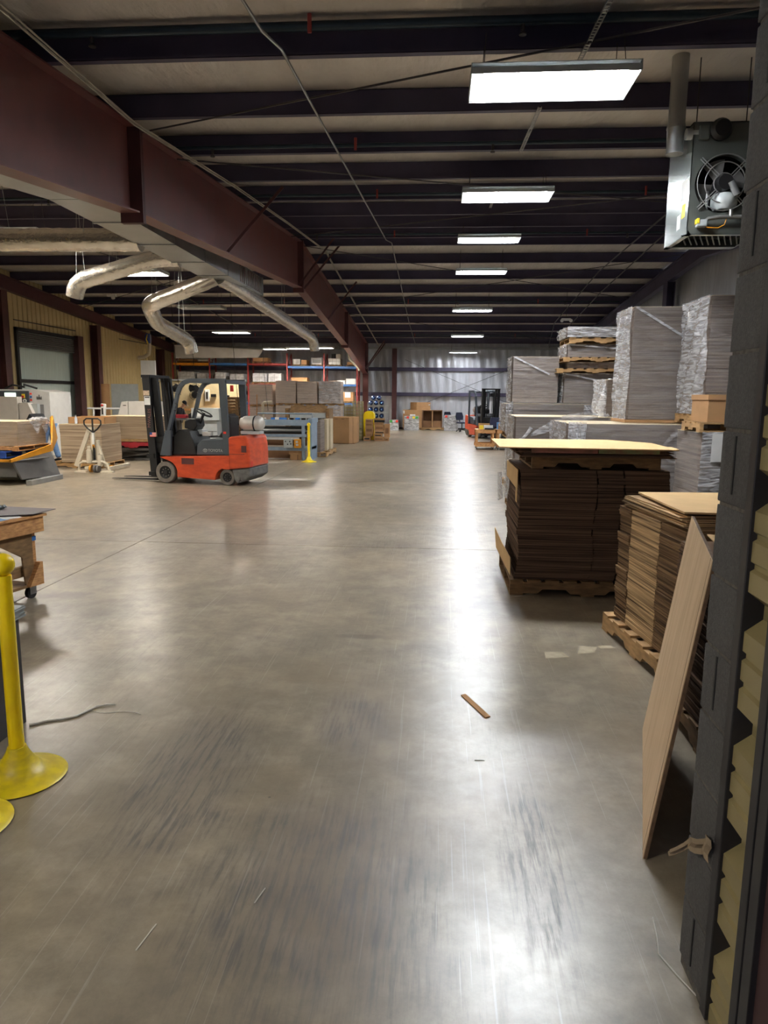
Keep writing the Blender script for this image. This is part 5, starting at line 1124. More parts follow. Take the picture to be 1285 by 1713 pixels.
# red pallet stack
lt2 = thing('lift_table', 'dark grey scissor lift table below the red pallet', 'lift table', (-8.3, 19.4, 0))
MB().box(-9.1, -7.5, 19.1, 20.2, 0.28, 0.345).build('platform', M_DGREY, lt2); MB().box(-9.0, -7.3, 19.2, 20.1, 0, 0.06).build('base_frame', M_DGREY, lt2)
MB().bar((-8.9, 19.25, 0.07), (-7.5, 19.25, 0.27), 0.03, 0.05).bar((-7.5, 19.3, 0.07), (-8.9, 19.3, 0.27), 0.03, 0.05).box(-8.9, -7.6, 19.5, 19.55, 0.06, 0.28).build('scissor_arm', M_DGREY, lt2)
pallet(-9.2, -7.6, 19.0, 20.1, 0.35, 'red painted pallet under the long board stack behind the forklift mast', m=M_REDP, h=0.17, nb=8, name='red_pallet')
MB().box(-9.22, -7.55, 18.98, 20.12, 0.53, 0.60).build('skid_board', M_WOOD, None, org=(-8.1, 19.5, 0.53)); tag(bpy.data.objects['skid_board'], 'thick pale skid board between red pallet and board stack', 'board')
stack('long grey board stack on the red pallet', -9.22, -7.6, 19.0, 20.1, 0.605, 1.225, 0.055, m=M_GBW, j=0.006)
# machines and boards by the tan wall
mm = thing('feeder_machine', 'off-white machine hood above the long red-pallet stack', 'machine', (-9.5, 22.3, 0))
MB().poly([(-10.15, 22.0, 1.05), (-9.98, 22.0, 1.58), (-9.78, 22.0, 1.60), (-9.78, 22.0, 1.05)], (0, 0.8, 0)).build('hood', M_OFFW, mm, bev=0.01)
MB().box(-9.76, -8.7, 22.0, 22.8, 1.05, 1.60).build('hood', M_OFFW, mm, bev=0.01); MB().box(-10.2, -8.7, 22.05, 22.75, 0, 1.05).build('lower_body', M_DGREY, mm)
MB().box(-9.93, -9.83, 21.99, 22.0, 1.46, 1.48).build('emblem', M_INK, mm)
MB().cyl((-11.2, 22.2, 1.36), (-10.0, 22.2, 1.36), 0.03, n=8).cyl((-11.0, 22.2, 0), (-11.0, 22.2, 1.36), 0.03, n=8).build('rail', M_WHITE, mm)
t = thing('control_pendant', 'white upright control pendant with red button behind the open carton', 'control', (-9.95, 20.0, 0))
MB().cbox((-9.62, 20.0, 1.33), (0.13, 0.10, 0.42), ry=0.08).build('pendant_box', M_WHITE, t, bev=0.015); MB().box(-9.64, -9.60, 19.99, 20.03, 0, 1.15).build('post', M_DGREY, t)
MB().lathe((-9.62, 19.94, 1.50), [(0, -0.02), (0.03, -0.02), (0.03, 0.02), (0, 0.02)], 12, 'Y').build('red_button', M_REDT, t); MB().box(-9.64, -9.60, 19.935, 19.95, 1.24, 1.42).build('marking', M_INK, t)
sheet('grey_board', 'large upright grey board against the tan left wall', 'board', [(-11.30, 24.2, 0.0), (-10.36, 24.2, 0.0), (-10.36, 24.35, 2.16), (-11.30, 24.35, 2.17)], 0.0, M_LGREY) if False else None
tag(MB().poly([(-11.32, 24.2, 0.0), (-10.36, 24.2, 0.0), (-10.36, 24.2, 2.17), (-11.32, 24.2, 2.17)], (0, 0.03, 0)).build('grey_board', M_LGREY, org=(-10.8, 24.2, 0)), 'large upright grey board standing right of the cardboard tube', 'board')
tag(MB().lathe((-11.62, 24.4, 0), [(0.12, 0.0), (0.14, 0.0), (0.14, 2.17), (0.12, 2.17)], 20, caps=False).build('cardboard_tube', M_BOX, org=(-11.62, 24.4, 0), smooth=True), 'thick upright brown cardboard tube left of the grey board', 'tube')
# tan partition room
pr = thing('partition_room', 'tan partition wall with wooden ledge behind the forklift', 'partition', (-10.5, 30, 0))
MB().box(-12.4, -8.15, 30.0, 30.12, 0, 2.42).build('wall_panel', mat('tan_partition', (206, 188, 148), 0.6, 0, 0.04), pr)
MB().box(-12.42, -8.12, 29.96, 30.14, 2.42, 2.47).build('top_trim', M_LGREY, pr); MB().box(-12.0, -8.2, 29.80, 30.0, 1.15, 1.24).build('ledge', M_WOODO, pr)
MB().box(-9.28, -9.26, 29.985, 30.0, 1.24, 2.42).build('panel_joint', M_DGREY, pr); MB().box(-9.05, -8.85, 29.97, 30.0, 1.74, 1.82).build('vent_grille', M_BLACK, pr)
MB().box(-8.35, -8.2, 29.9, 30.0, 1.55, 2.05).build('poster', M_STICKR, pr, label='orange and white notice'); MB().box(-8.55, -8.37, 29.97, 30.0, 1.5, 1.62).build('notice', M_PAPER, pr)
MB().box(-13.1, -12.45, 31, 31.1, 2.5, 3.3).build('wall_sheet', M_WHITE, None, org=(-12.8, 31, 2.5)); tag(bpy.data.objects['wall_sheet'], 'pale hanging panel left of the orange rack beam', 'panel')
MB().box(-12.9, -12.85, 31.05, 31.1, 0, 2.5).build('panel_post', M_DGREY, bpy.data.objects['wall_sheet'])
for x, z, lab in ((-11.15, 2.08, 'round black fan mounted on the tan partition, left one'), (-10.25, 2.08, 'round black fan on the tan partition, upper middle'), (-10.3, 1.82, 'black fan lower on the tan partition')):
    t = thing('wall_fan', lab, 'fan', (x, 29.9, z-0.2))
    q = MB()
    for r in (0.08, 0.15, 0.21): q.tube([(x+r*math.cos(a*PI/12), 29.80, z+r*math.sin(a*PI/12)) for a in range(25)], 0.008, 5, False)
    for a in range(8): q.tube([(x, 29.78, z), (x+0.21*math.cos(a*PI/4), 29.80, z+0.21*math.sin(a*PI/4))], 0.005, 5)
    q.build('fan_cage', M_BLACK, t); MB().lathe((x, 29.85, z), [(0, -0.03), (0.14, -0.02), (0.14, 0.02), (0.06, 0.08), (0, 0.15)], 16, 'Y').build('fan_body', M_BLACK, t, smooth=True)
t = thing('wall_clipboard', 'tall white tool caddy hung on the tan partition', 'rack', (-9.8, 29.95, 1.6)); MB().box(-9.9, -9.7, 29.92, 29.99, 1.55, 2.05).build('caddy_body', M_WHITE, t, bev=0.02); MB().box(-9.84, -9.76, 29.91, 29.92, 1.65, 1.95).build('marking', M_INK, t)
MB().cbox((-9.52, 29.93, 1.80), (0.2, 0.1, 0.12)).build('spray_gun', M_BLACK, None, org=(-9.5, 29.93, 1.74)); tag(bpy.data.objects['spray_gun'], 'black and white tool on the tan partition right of the white caddy', 'tool')
t = thing('storage_cabinet', 'light grey metal cabinet seen between the forklift pillars', 'cabinet', (-7.4, 22.6, 0))
MB().box(-7.75, -7.0, 22.3, 23.0, 0, 1.02).build('cabinet_body', M_LGREY, t, bev=0.01)
MB().box(-7.80, -6.9, 22.2, 23.1, 1.02, 1.40).build('upper_unit', M_LGREY, t, bev=0.01); MB().box(-7.6, -7.5, 22.19, 22.2, 1.14, 1.24).build('label_plate', M_PAPER, t); MB().box(-7.72, -7.02, 22.29, 22.3, 0.66, 0.68).build('drawer_gap', M_DGREY, t)
t = thing('work_table', 'cluttered dark work table beyond the forklift cab', 'table', (-8.6, 25.4, 0))
MB().box(-10.0, -7.6, 25.1, 26.0, 0.92, 0.98).build('table_top', M_DGREY, t)
for x in (-9.9, -7.7):
    for y in (25.15, 25.9): MB().box(x-0.03, x+0.03, y-0.03, y+0.03, 0, 0.92).build('leg', M_DGREY, t)
for k, (x, w, hh, m) in enumerate([(-9.6, 0.5, 0.1, M_REDP), (-9.0, 0.3, 0.16, M_BLACK), (-8.55, 0.35, 0.22, M_BLACK), (-8.1, 0.3, 0.14, M_WHITE)]):
    t = MB().box(x, x+w, 25.3, 25.7, 0.982, 0.982+hh).box(x+0.05, x+w-0.05, 25.34, 25.66, 0.982+hh, 0.982+hh+0.03).build('tool_case', m, org=(x, 25.5, 0.982), bev=0.01)
    tag(t, ['red case on the dark work table beyond the forklift', 'low black case beside the red one on the dark work table', 'taller black case on the dark work table', 'white case on the right end of the dark work table'][k], 'case')

# blue-grey slitting machine
bl = thing('slitting_machine', 'blue-grey steel slitting machine with rollers right of the orange forklift', 'machine', (-4.4, 20.2, 0))
for x, y in ((-3.79, 20.0), (-3.60, 20.9), (-5.20, 20.0), (-5.2, 20.9)):
    MB().box(x-0.045, x+0.045, y-0.04, y+0.04, 0, 1.12).build('leg', M_BLUEG, bl, bev=0.004)
MB().box(-5.25, -3.62, 19.95, 20.03, 0.98+0.0, 1.14).box(-3.66, -3.54, 20.0, 21.0, 0.2+0.85, 1.18).build('top_beam', M_BLUEG, bl)
MB().box(-5.25, -3.70, 19.93, 20.0, 0.66, 0.74).build('middle_rail', M_BLUEG, bl); MB().box(-5.25, -3.70, 19.95, 20.02, 0.27, 0.37).build('lower_rail', M_BLUEG, bl)
MB().box(-3.66, -3.56, 20.0, 20.95, 0.30, 0.38).box(-3.64, -3.56, 20.02, 20.95, 0.0, 1.1).build('side_plate', M_BLUEG, bl)
for z, r, m in ((0.92, 0.035, M_BLACKM), (0.84, 0.045, M_GALV), (0.78, 0.03, M_BLACKM)): MB().cyl((-5.2, 20.15, z), (-3.75, 20.15, z), r, n=14).build('roller', m, bl, smooth=True)
MB().box(-5.2, -3.75, 20.3, 20.9, 0.76, 0.80).build('bed', M_DGREY, bl); MB().box(-5.15, -3.9, 19.96, 19.99, 0.58, 0.65).build('light_strip', M_PAPER, bl)
MB().box(-5.15, -3.8, 20.5, 20.6, 0.38, 0.75).box(-5.1, -3.9, 20.4, 20.5, 0.02, 0.26).build('inner_guard', M_BOXD, bl)
c_ = MB().box(-4.33, -4.08, 19.84, 19.93, 0.36, 0.61).build('switch_box', M_LGREY, bl, bev=0.006)
for dx, dz in ((0.06, 0.18), (0.18, 0.18), (0.12, 0.10), (0.21, 0.11)): MB().lathe((-4.33+dx, 19.83, 0.36+dz), [(0, -0.015), (0.018, -0.015), (0.018, 0.015), (0, 0.015)], 10, 'Y').build('knob', M_BLACK, c_)
c_ = MB().box(-4.03, -3.84, 19.84, 19.93, 0.36, 0.60).build('breaker_box', M_LIFTY, bl, bev=0.006); MB().box(-3.97, -3.91, 19.82, 19.84, 0.42, 0.47).box(-3.98, -3.92, 19.82, 19.84, 0.50, 0.56).build('knob', M_LGREY, c_)
MB().tube([(-5.25, 20.6, 1.12), (-5.25, 20.6, 1.30), (-3.64, 20.6, 1.30), (-3.64, 20.6, 1.12)], 0.022, 8).build('top_rail', M_BLUEG, bl)
q = MB()
for k in range(9): q.lathe((-5.1+k*0.17, 20.2, 1.16), [(0, -0.02), (0.03, -0.02), (0.03, 0.02), (0, 0.02)], 8, 'X')
q.build('knife_holders', M_GALV, bl)
for x, w in ((-4.72, 0.12), (-4.48, 0.2), (-4.02, 0.12)): MB().box(x, x+w, 20.0, 20.1, 1.145, 1.20).build('blue_block', M_BLUET, bl)
MB().box(-4.60, -4.50, 19.99, 20.06, 1.145, 1.21).build('white_block', M_PAPER, bl)
t = thing('carton', 'brown box pair under the right end of the blue-grey machine, upper one', 'box', (-4.0, 20.15, 0.155)); MB().box(-4.22, -3.86, 20.05, 20.4, 0.155, 0.27).build('box_body', M_BOX, t); MB().box(-4.22, -3.86, 20.045, 20.05, 0.21, 0.215).build('seam', M_BOXD, t)
t = thing('carton', 'brown box on the floor under the right end of the blue-grey machine', 'box', (-4.0, 20.15, 0)); MB().box(-4.19, -3.86, 20.05, 20.4, 0, 0.15).build('box_body', M_BOX, t); MB().box(-3.99, -3.95, 20.045, 20.05, 0.0, 0.15).build('tape', M_BOXD, t)
# standing grey boards right of it
for k, (x0, x1, y0, y1, lab) in enumerate([(-3.78, -3.50, 21.2, 22.0, 'nearest upright slab of grey board on the small pallets'), (-3.66, -3.44, 22.06, 22.5, 'middle upright slab of grey board'), (-3.62, -3.40, 22.56, 23.1, 'farthest upright slab of grey board')]):
    t = thing('board_slab', lab, 'boards', ((x0+x1)/2, (y0+y1)/2, 0.135)); q = MB(); n = 8
    for i in range(n): q.box(x0+(x1-x0)*i/n, x0+(x1-x0)*(i+0.93)/n, y0+random.uniform(0, .01), y1, 0.135, 1.10-0.01*random.random())
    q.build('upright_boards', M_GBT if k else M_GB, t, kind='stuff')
pallet(-3.85, -3.30, 21.15, 23.2, 0, 'narrow pallet under the upright grey slabs', nb=4, along='X')
# brown bending machine behind
bm_ = thing('bending_machine', 'brown machine with angled grey tray behind the blue-grey machine', 'machine', (-4.4, 24.3, 0))
MB().poly([(-5.02, 24.0, 1.26), (-3.76, 24.0, 1.26), (-3.76, 24.25, 1.47), (-5.02, 24.25, 1.47)], (0, 0.05, 0.03)).build('tray', M_WOODD, bm_); MB().box(-5.0, -3.78, 23.95, 24.1, 1.08, 1.24).build('front_bar', M_LGREY, bm_)
MB().box(-5.15, -5.02, 23.9, 24.8, 0, 1.4).build('end_frame', M_WOODD, bm_, bev=0.02); MB().box(-3.76, -3.64, 23.9, 24.8, 0, 1.4).build('end_frame', M_WOODD, bm_, bev=0.02); MB().box(-5.0, -3.8, 24.1, 24.7, 0.6, 1.06).build('bed', M_BLACKM, bm_)
# big carton
t = thing('gaylord_box', 'big tall brown carton with cut corners standing right of the upright slabs', 'box', (-3.6, 27.8, 0))
MB().poly([(-4.05, 27.35, 0.02), (-3.38, 27.20, 0.02), (-3.14, 27.75, 0.02), (-3.12, 28.3, 0.02), (-3.9, 28.5, 0.02), (-4.1, 28.1, 0.02)], (0, 0, 1.0)).build('box_body', M_BOX, t)
for x in (-3.95, -3.68): MB().cbox((x+0.06, 27.33-(x+4.05)*0.2, 0.95), (0.12, 0.03, 0.025), rz=-0.22).build('hand_hole', M_BOXD, t)
MB().cbox((-3.26, 27.46, 0.52), (0.008, 0.01, 0.99), rz=0).build('seam', M_BOXD, t); MB().box(-4.05, -3.2, 27.4, 28.4, 0, 0.02).build('slip_sheet', M_BOXD, t)
# film wrapped boards in the back
for k, (x0, x1, z0, z1, th_) in enumerate([(-7.72, -6.76, 1.46, 2.27, ''), (-6.63, -5.80, 1.52, 2.42, ''), (-5.74, -4.92, 1.52, 2.40, ''), (-4.83, -3.95, 1.52, 2.41, 'F')]):
    nm = ['leftmost', 'second', 'third', 'rightmost, shiniest'][k]
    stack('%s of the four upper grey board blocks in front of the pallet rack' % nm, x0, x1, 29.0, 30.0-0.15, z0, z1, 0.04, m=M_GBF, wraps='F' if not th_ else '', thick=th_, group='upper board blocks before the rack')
    pallet(x0, x1+0.04, 29.0, 29.86, z0-0.085, 'pallet under the %s upper board block' % nm.split(',')[0], h=0.08, nb=5, group='pallets of the upper board blocks')
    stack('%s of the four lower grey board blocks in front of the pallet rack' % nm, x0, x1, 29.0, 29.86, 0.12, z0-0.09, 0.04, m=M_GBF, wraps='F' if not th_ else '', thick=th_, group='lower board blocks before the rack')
    pallet(x0, x1, 29.0, 29.86, 0, 'floor pallet under the %s lower board block' % nm.split(',')[0], h=0.115, nb=5, group='floor pallets before the rack')
tag(MB().tube([(-6.55, 26.5, 0.0), (-6.55, 26.5, 1.50), (-6.5, 26.5, 1.56), (-6.2, 26.5, 1.58)], 0.05, 10).build('vent_hose', M_BEIGE, org=(-6.55, 26.5, 0), smooth=True), 'cream upright hooked pipe in front of the wrapped blocks', 'pipe')
tag(MB().bar((-6.75, 26.3, 0), (-6.72, 26.3, 1.85), 0.03, 0.03).build('wood_post', M_WOODO, org=(-6.75, 26.3, 0)), 'thin upright wooden stick left of the hooked pipe', 'post')
# stacked pallets left of the blocks
for k in range(7):
    pallet(-8.55, -7.85, 31.0, 32.0, 0.95+k*0.125 if False else k*0.2, 'empty pallet in the pile left of the wrapped blocks', h=0.12, nb=4, m=M_WOODD, group='pile of empty pallets by the rack') if k < 1 else None
pp = [pallet(-8.6, -7.85, 27.8, 28.8, k*0.125, '%s worn pallet from the floor in the empty pile left of the wrapped blocks' % ORD[k], h=0.12, nb=4, m=M_WOODD, group='tall pile of empty pallets') for k in range(14)]

# ================================================================== PALLET RACK
rk = thing('pallet_rack', 'long pallet rack of red uprights with blue, red and orange beams at the far wall', 'rack', (-9.3, 38.5, 0))
ux = [-14.28, -12.26, -10.16, -8.04, -6.06, -4.30]
for x in ux:
    for y in (38.0, 39.1): MB().box(x-0.035, x+0.035, y-0.035, y+0.035, 0, 4.05).build('upright', M_RACKR, rk)
    q = MB()
    for k in range(4): q.bar((x, 38.0, 0.3+k), (x, 39.1, 1.1+k), 0.03, 0.03)
    q.build('upright_bracing', M_RACKR, rk)
for z, cols in ((3.52, (M_RACKO, M_RACKB, M_RACKR, M_RACKB, M_RACKB)), (2.45, (M_RACKR, M_RACKR, M_RACKR, M_RACKB, M_RACKB)), (1.45, (M_RACKB,)*5)):
    for i, m in enumerate(cols):
        zz = z-0.14 if (z > 3 and i > 2) else z
        for y in (37.96, 39.1): MB().box(ux[i]+0.045, ux[i+1]-0.045, y-0.025, y+0.025, zz-0.11, zz).build('beam', m, rk)
        MB().box(ux[i]+0.05, ux[i+1]-0.05, 38.0, 39.06, zz-0.03, zz-0.01).build('deck', M_DGREY, rk)
def load(x0, x1, y0, z, hh, m, label, group, pal=True, split=0):
    if pal: pallet(x0-0.05, x1+0.05, y0-0.02, y0+0.8, z+0.002, 'pallet under the '+label, h=0.09, nb=4, m=M_WOODD, group='pallets on the rack'); z += 0.094
    t = thing('boxed_goods', label, 'goods', ((x0+x1)/2, y0+0.4, z), 0, group)
    MB().box(x0, x1, y0, y0+0.75, z+0.001, z+hh).build('bundle', m, t, bev=0.015)
    if split:
        q = MB()
        for k in range(1, split): q.box(x0+(x1-x0)*k/split-0.006, x0+(x1-x0)*k/split+0.006, y0-0.004, y0, z+0.01, z+hh-0.01)
        q.box(x0, x1, y0-0.004, y0, z+hh*0.5-0.005, z+hh*0.5+0.005); q.build('seams', M_DGREY, t)
    return t
G1, G2 = 'goods on the middle shelf of the rack', 'goods on the top shelf of the rack'
for k, (x0, x1, hh, m, lab) in enumerate([(-14.05, -13.1, 0.52, M_SHELFWRAP, 'wide white wrapped bundle, leftmost on the middle rack shelf'), (-13.0, -12.45, 0.44, M_SHELFWRAP, 'smaller white bundle second on the middle rack shelf'), (-12.0, -11.45, 0.5, M_SHELFWRAP, 'white bundle right of the first inner red upright'),
        (-11.2, -10.45, 0.42, M_SHELFWRAP, 'pale wrapped bundle left of the middle red upright'), (-9.95, -9.2, 0.46, M_SHELFWRAP, 'white bundle right of the middle red upright'), (-9.1, -8.4, 0.46, M_SHELFWRAP, 'pale bundle left of the fourth red upright')]):
    load(x0, x1, 38.1, 2.45, hh, m, lab, G1, True, 2)
load(-7.85, -7.0, 38.1, 2.45, 0.25, M_BOX, 'long brown box on the middle rack shelf', G1)
load(-5.8, -5.45, 38.1, 2.31, 0.22, M_BOX, 'small pair of brown rolls on the middle rack shelf', G1, True, 2)
load(-5.4, -4.95, 38.1, 2.31, 0.25, M_PAPER, 'white box on the right end of the middle rack shelf', G1)
load(-4.9, -4.4, 38.1, 2.31, 0.34, M_PAPER, 'white framed box beside the roof beam column on the middle shelf', G1)
load(-14.0, -13.2, 38.1, 3.52, 0.12, M_BOX, 'flat brown load above the orange beam', G2)
load(-12.9, -12.4, 38.1, 3.52, 0.1, M_WHITE, 'flat white load above the orange beam', G2)
load(-9.9, -9.1, 38.1, 3.52, 0.2, M_BOX, 'brown box on the red top beam', G2)
load(-7.75, -7.35, 38.1, 3.38, 0.28, M_PAPER, 'white box half of the pair on the top rack shelf', G2); load(-7.3, -7.0, 38.1, 3.38, 0.24, M_BOX, 'brown box beside the white one on the top rack shelf', G2)
t = load(-6.75, -6.2, 38.1, 3.38, 0.36, M_PAPER, 'white box with dark picture panel on the top rack shelf', G2); MB().box(-6.70, -6.25, 38.09, 38.1, 3.56, 3.76).build('picture_panel', M_DGREY, t)
load(-5.85, -5.2, 38.1, 3.38, 0.32, M_PAPER, 'row of three white boxes on the top rack shelf', G2, True, 3)
tag(MB().box(-5.45, -5.22, 38.2, 38.5, 3.80, 4.02).box(-5.44, -5.23, 38.195, 38.2, 3.9, 3.91).build('carton', M_OFFW, org=(-5.3, 38.3, 3.8)), 'single white box on top of the row of three', 'box')
tag(MB().box(-5.70, -5.47, 38.2, 38.5, 3.80, 4.04).box(-5.69, -5.48, 38.195, 38.2, 3.9, 3.91).build('carton', M_BLACK, org=(-5.6, 38.3, 3.8)), 'single black box on top of the row of three', 'box')
load(-4.85, -4.4, 38.1, 3.38, 0.14, M_BOX, 'low brown load at the right end of the top rack shelf', G2)
load(-5.9, -5.35, 38.05, 1.45, 0.42, M_BOXD, 'pile of brown flats on the low rack shelf', G1, True, 2); load(-5.2, -4.5, 38.05, 1.45, 0.5, M_BOX, 'brown box with white sheet on the low rack shelf', G1); 
MB().box(-4.95, -4.65, 38.03, 38.04, 1.75, 2.04).build('paper_label', M_PAPER, None, org=(-4.8, 38.03, 1.75)); tag(bpy.data.objects['paper_label.002'], 'white sheet hung on the brown box of the low rack shelf', 'label')
# hanging tarp
q = MB(); q.grid(lambda u, v: (-12.3+u*(4.2-0.25*(1-v)), 33+0.03*math.sin(u*14)+0.02*math.sin(u*31+v*4), 3.50+0.04*u+v*(0.62-0.25*u)), 60, 8)
tag(q.build('hanging_tarp', mat('grey_white_tarp', (190, 186, 182), 0.45, 0, 0.05, 3, bump=0.4), org=(-10, 33, 3.5), smooth=True, thick=0.004), 'pale grey tarp hanging under the roof above the orange rack beam', 'tarp')
tag(MB().tube([(-4.75, 38.2, 4.5), (-4.75, 38.2, 3.9), (-4.7, 38.15, 3.75), (-4.2, 37.7, 3.3), (-4.15, 37.65, 3.15)], 0.06, 12).build('drain_pipe', M_BEIGE, org=(-4.7, 38.2, 3.2), smooth=True), 'cream plastic drain pipe bending towards the far column', 'pipe')
tag(MB().tube([(-14.3, 35.0, 4.75), (-14.3, 35.0, 4.0), (-14.35, 35.0, 3.8), (-14.6, 35.0, 3.65), (-14.9, 35, 3.62)], 0.09, 12).build('drain_pipe', M_BEIGE, org=(-14.3, 35, 3.7), smooth=True), 'cream bent pipe below the blue hose reel in the far left corner', 'pipe')
t = thing('hose_reel', 'blue and yellow reel under the roof in the far left corner', 'reel', (-14.2, 35, 4.5))
MB().lathe((-14.3, 34.9, 4.55), [(0.0, -0.08), (0.24, -0.08), (0.24, -0.05), (0.10, -0.05), (0.10, 0.05), (0.24, 0.05), (0.24, 0.08), (0, 0.08)], 18, 'X').build('reel_drum', M_BLUEP, t, smooth=True); MB().tube([(-14.3, 34.8, 4.7), (-14.32, 34.7, 4.5), (-14.3, 34.8, 4.3)], 0.03, 8).build('hose', M_STICKY, t)
for x, y, z1, lab in ((-8.9, 24.0, 1.8, 'thin hanging cable left of the zigzag foil duct end'), (-8.35, 24.2, 1.75, 'thin hanging cable in the middle of the forklift cab view'), (-6.9, 24.1, 1.15, 'thin hanging cable above the gas cylinder'), (-5.9, 24.1, 1.3, 'thin hanging cable left of the slitting machine')):
    tag(MB().tube([(x-0.12, y, zroof(y)), (x, y, 2.6), (x+0.12, y, z1)], 0.009, 5).build('hanging_cable', M_BLACK, org=(x, y, z1)), lab, 'cable')

ORD = ['floor-level', 'second', 'third', 'fourth', 'fifth', 'sixth', 'seventh', 'eighth', 'ninth', 'tenth', 'eleventh', 'twelfth', 'thirteenth', 'topmost']
# ================================================================== FAR CENTRE
def crate(x0, x1, y0, y1, z0, hh, label, group):
    t = thing('plastic_crate', label, 'crate', ((x0+x1)/2, (y0+y1)/2, z0), 0, group)
    w = 0.012; q = MB().box(x0, x1, y0, y1, z0, z0+w)
    for z in (z0, z0+hh*0.45, z0+hh-0.03): q.box(x0, x1, y0, y0+w, z, z+0.025).box(x0, x1, y1-w, y1, z, z+0.025).box(x0, x0+w, y0, y1, z, z+0.025).box(x1-w, x1, y0, y1, z, z+0.025)
    for k in range(4):
        x = x0+(x1-x0-0.03)*k/3; q.box(x, x+0.03, y0, y0+w, z0, z0+hh-0.005); y = y0+(y1-y0-0.03)*k/3; q.box(x1-w, x1, y, y+0.03, z0, z0+hh-0.005)
    q.build('crate_lattice', M_CRATE, t); return t
for k in range(11):
    crate(-3.55, -3.14, 29.8, 30.25, k*0.148, 0.146, '%s beige lattice crate counted from the floor, column left of the yellow cabinet' % ORD[k], 'column of beige crates')
for k in range(10):
    crate(-3.98, -3.57, 30.3, 30.75, k*0.148, 0.146, '%s beige crate from the floor in the column behind the big brown carton' % ORD[k], 'rear column of beige crates')
t = thing('drum_cabinet', 'bright yellow round-topped cabinet below the far beam column', 'cabinet', (-2.9, 30.3, 0))
q = MB(); q.poly([(-3.12, 30.0, 0), (-2.66, 30.0, 0), (-2.66, 30.0, 1.08), (-2.72, 30.0, 1.17), (-2.82, 30.0, 1.21), (-2.96, 30.0, 1.21), (-3.06, 30.0, 1.17), (-3.12, 30.0, 1.08)], (0, 0.5, 0)); q.build('cabinet_body', M_YEL, t, bev=0.01)
MB().box(-3.08, -2.70, 29.995, 30.0, 0.25, 0.26).build('seam', M_YELD, t)
bx = [(-2.98, -2.66, 29.4, 0.30, 0.28), (-2.98, -2.67, 29.4, 0.585, 0.16), (-2.97, -2.68, 29.4, 0.75, 0.14), (-3.05, -2.76, 29.35, 0.0, 0.18), (-2.60, -2.20, 29.3, 0.0, 0.17), (-2.60, -2.28, 29.3, 0.175, 0.12), (-2.18, -2.0, 29.35, 0.0, 0.13), (-2.58, -2.18, 29.3, 0.30, 0.10), (-2.60, -2.22, 29.5, 0.41, 0.24), (-2.20, -1.98, 29.5, 0.14, 0.56), (-2.62, -2.24, 29.5, 0.655, 0.10), (-2.97, -2.68, 29.4, 0.185, 0.11)]
HEAP = [a+' small carton of the heap before the yellow cabinet' for a in ('upper middle left', 'second from top, left column,', 'top carton of the left column,', 'floor-level left column', 'floor-level centre', 'centre column second', 'floor-level rightmost', 'centre column third', 'tall plain centre', 'tall rightmost', 'flat one under the open carton,', 'left column second')]
for k, (x0, x1, y0, z0, hh) in enumerate(bx):
    t = thing('carton', HEAP[k], 'box', ((x0+x1)/2, y0+0.15, z0), 0, 'heap of small cartons before the yellow cabinet')
    MB().box(x0, x1, y0, y0+0.3, z0+0.002, z0+hh).build('box_body', M_BOX, t); MB().box(x0+0.04, x1-0.04, y0-0.004, y0, z0+hh*0.3, z0+hh*0.7).build('side_opening', M_BLACK if k in (3, 5, 7) else M_BOXD, t)
t = thing('carton', 'open black-lined carton on top of the small carton heap', 'box', (-2.4, 29.7, 0.76)); MB().box(-2.62, -2.2, 29.5, 29.8, 0.76, 0.87).build('box_body', M_BLACK, t); MB().box(-2.64, -2.18, 29.48, 29.5, 0.86, 0.93).build('flap', M_BOX, t)
# water bottle rack
wk = thing('bottle_rack', 'light metal rack of blue water bottles behind the far column', 'rack', (-2.95, 35.2, 0))
for x in (-3.42, -3.15, -2.88, -2.61, -2.46): MB().box(x-0.012, x+0.012, 34.85, 34.88, 0, 1.55).build('rack_post', M_LGREY, wk)
for z in (0.42, 0.74, 1.05, 1.37): MB().box(-3.43, -2.45, 34.85, 35.35, z, z+0.018).build('rack_shelf', M_LGREY, wk)
def bottle(x, z, group):
    row = {0.44: 'lowest', 0.76: 'second', 1.07: 'third', 1.39: 'fourth', 1.64: 'topmost'}[z]; colm = {-3.285: 'left', -3.015: 'middle', -2.745: 'right', -3.15: 'left', -2.88: 'right'}[x]
    t = thing('water_jug', 'blue water jug in the %s row of the bottle rack, %s one' % (row, colm), 'bottle', (x, 35.1, z), 0, group)
    MB().lathe((x, 35.0, z+0.125), [(0.03, -0.20), (0.035, -0.14), (0.09, -0.10), (0.12, -0.04), (0.12, 0.06), (0.11, 0.08), (0.12, 0.10), (0.12, 0.24), (0.0, 0.24)], 16, 'Y').build('jug_body', M_BOTTLE, t, smooth=True)
    MB().lathe((x, 34.79, z+0.125), [(0, -0.01), (0.03, -0.01), (0.03, 0.03), (0, 0.03)], 10, 'Y').build('jug_cap', M_BLUES, t)
for z in (0.44, 0.76, 1.07):
    for x in (-3.285, -3.015, -2.745): bottle(x, z, 'blue jugs in the rack')
for x in (-3.285, -3.015, -2.745): bottle(x, 1.39, 'blue jugs on the rack top')
bottle(-3.15, 1.64, 'blue jugs on the rack top'); bottle(-2.88, 1.64, 'blue jugs on the rack top')
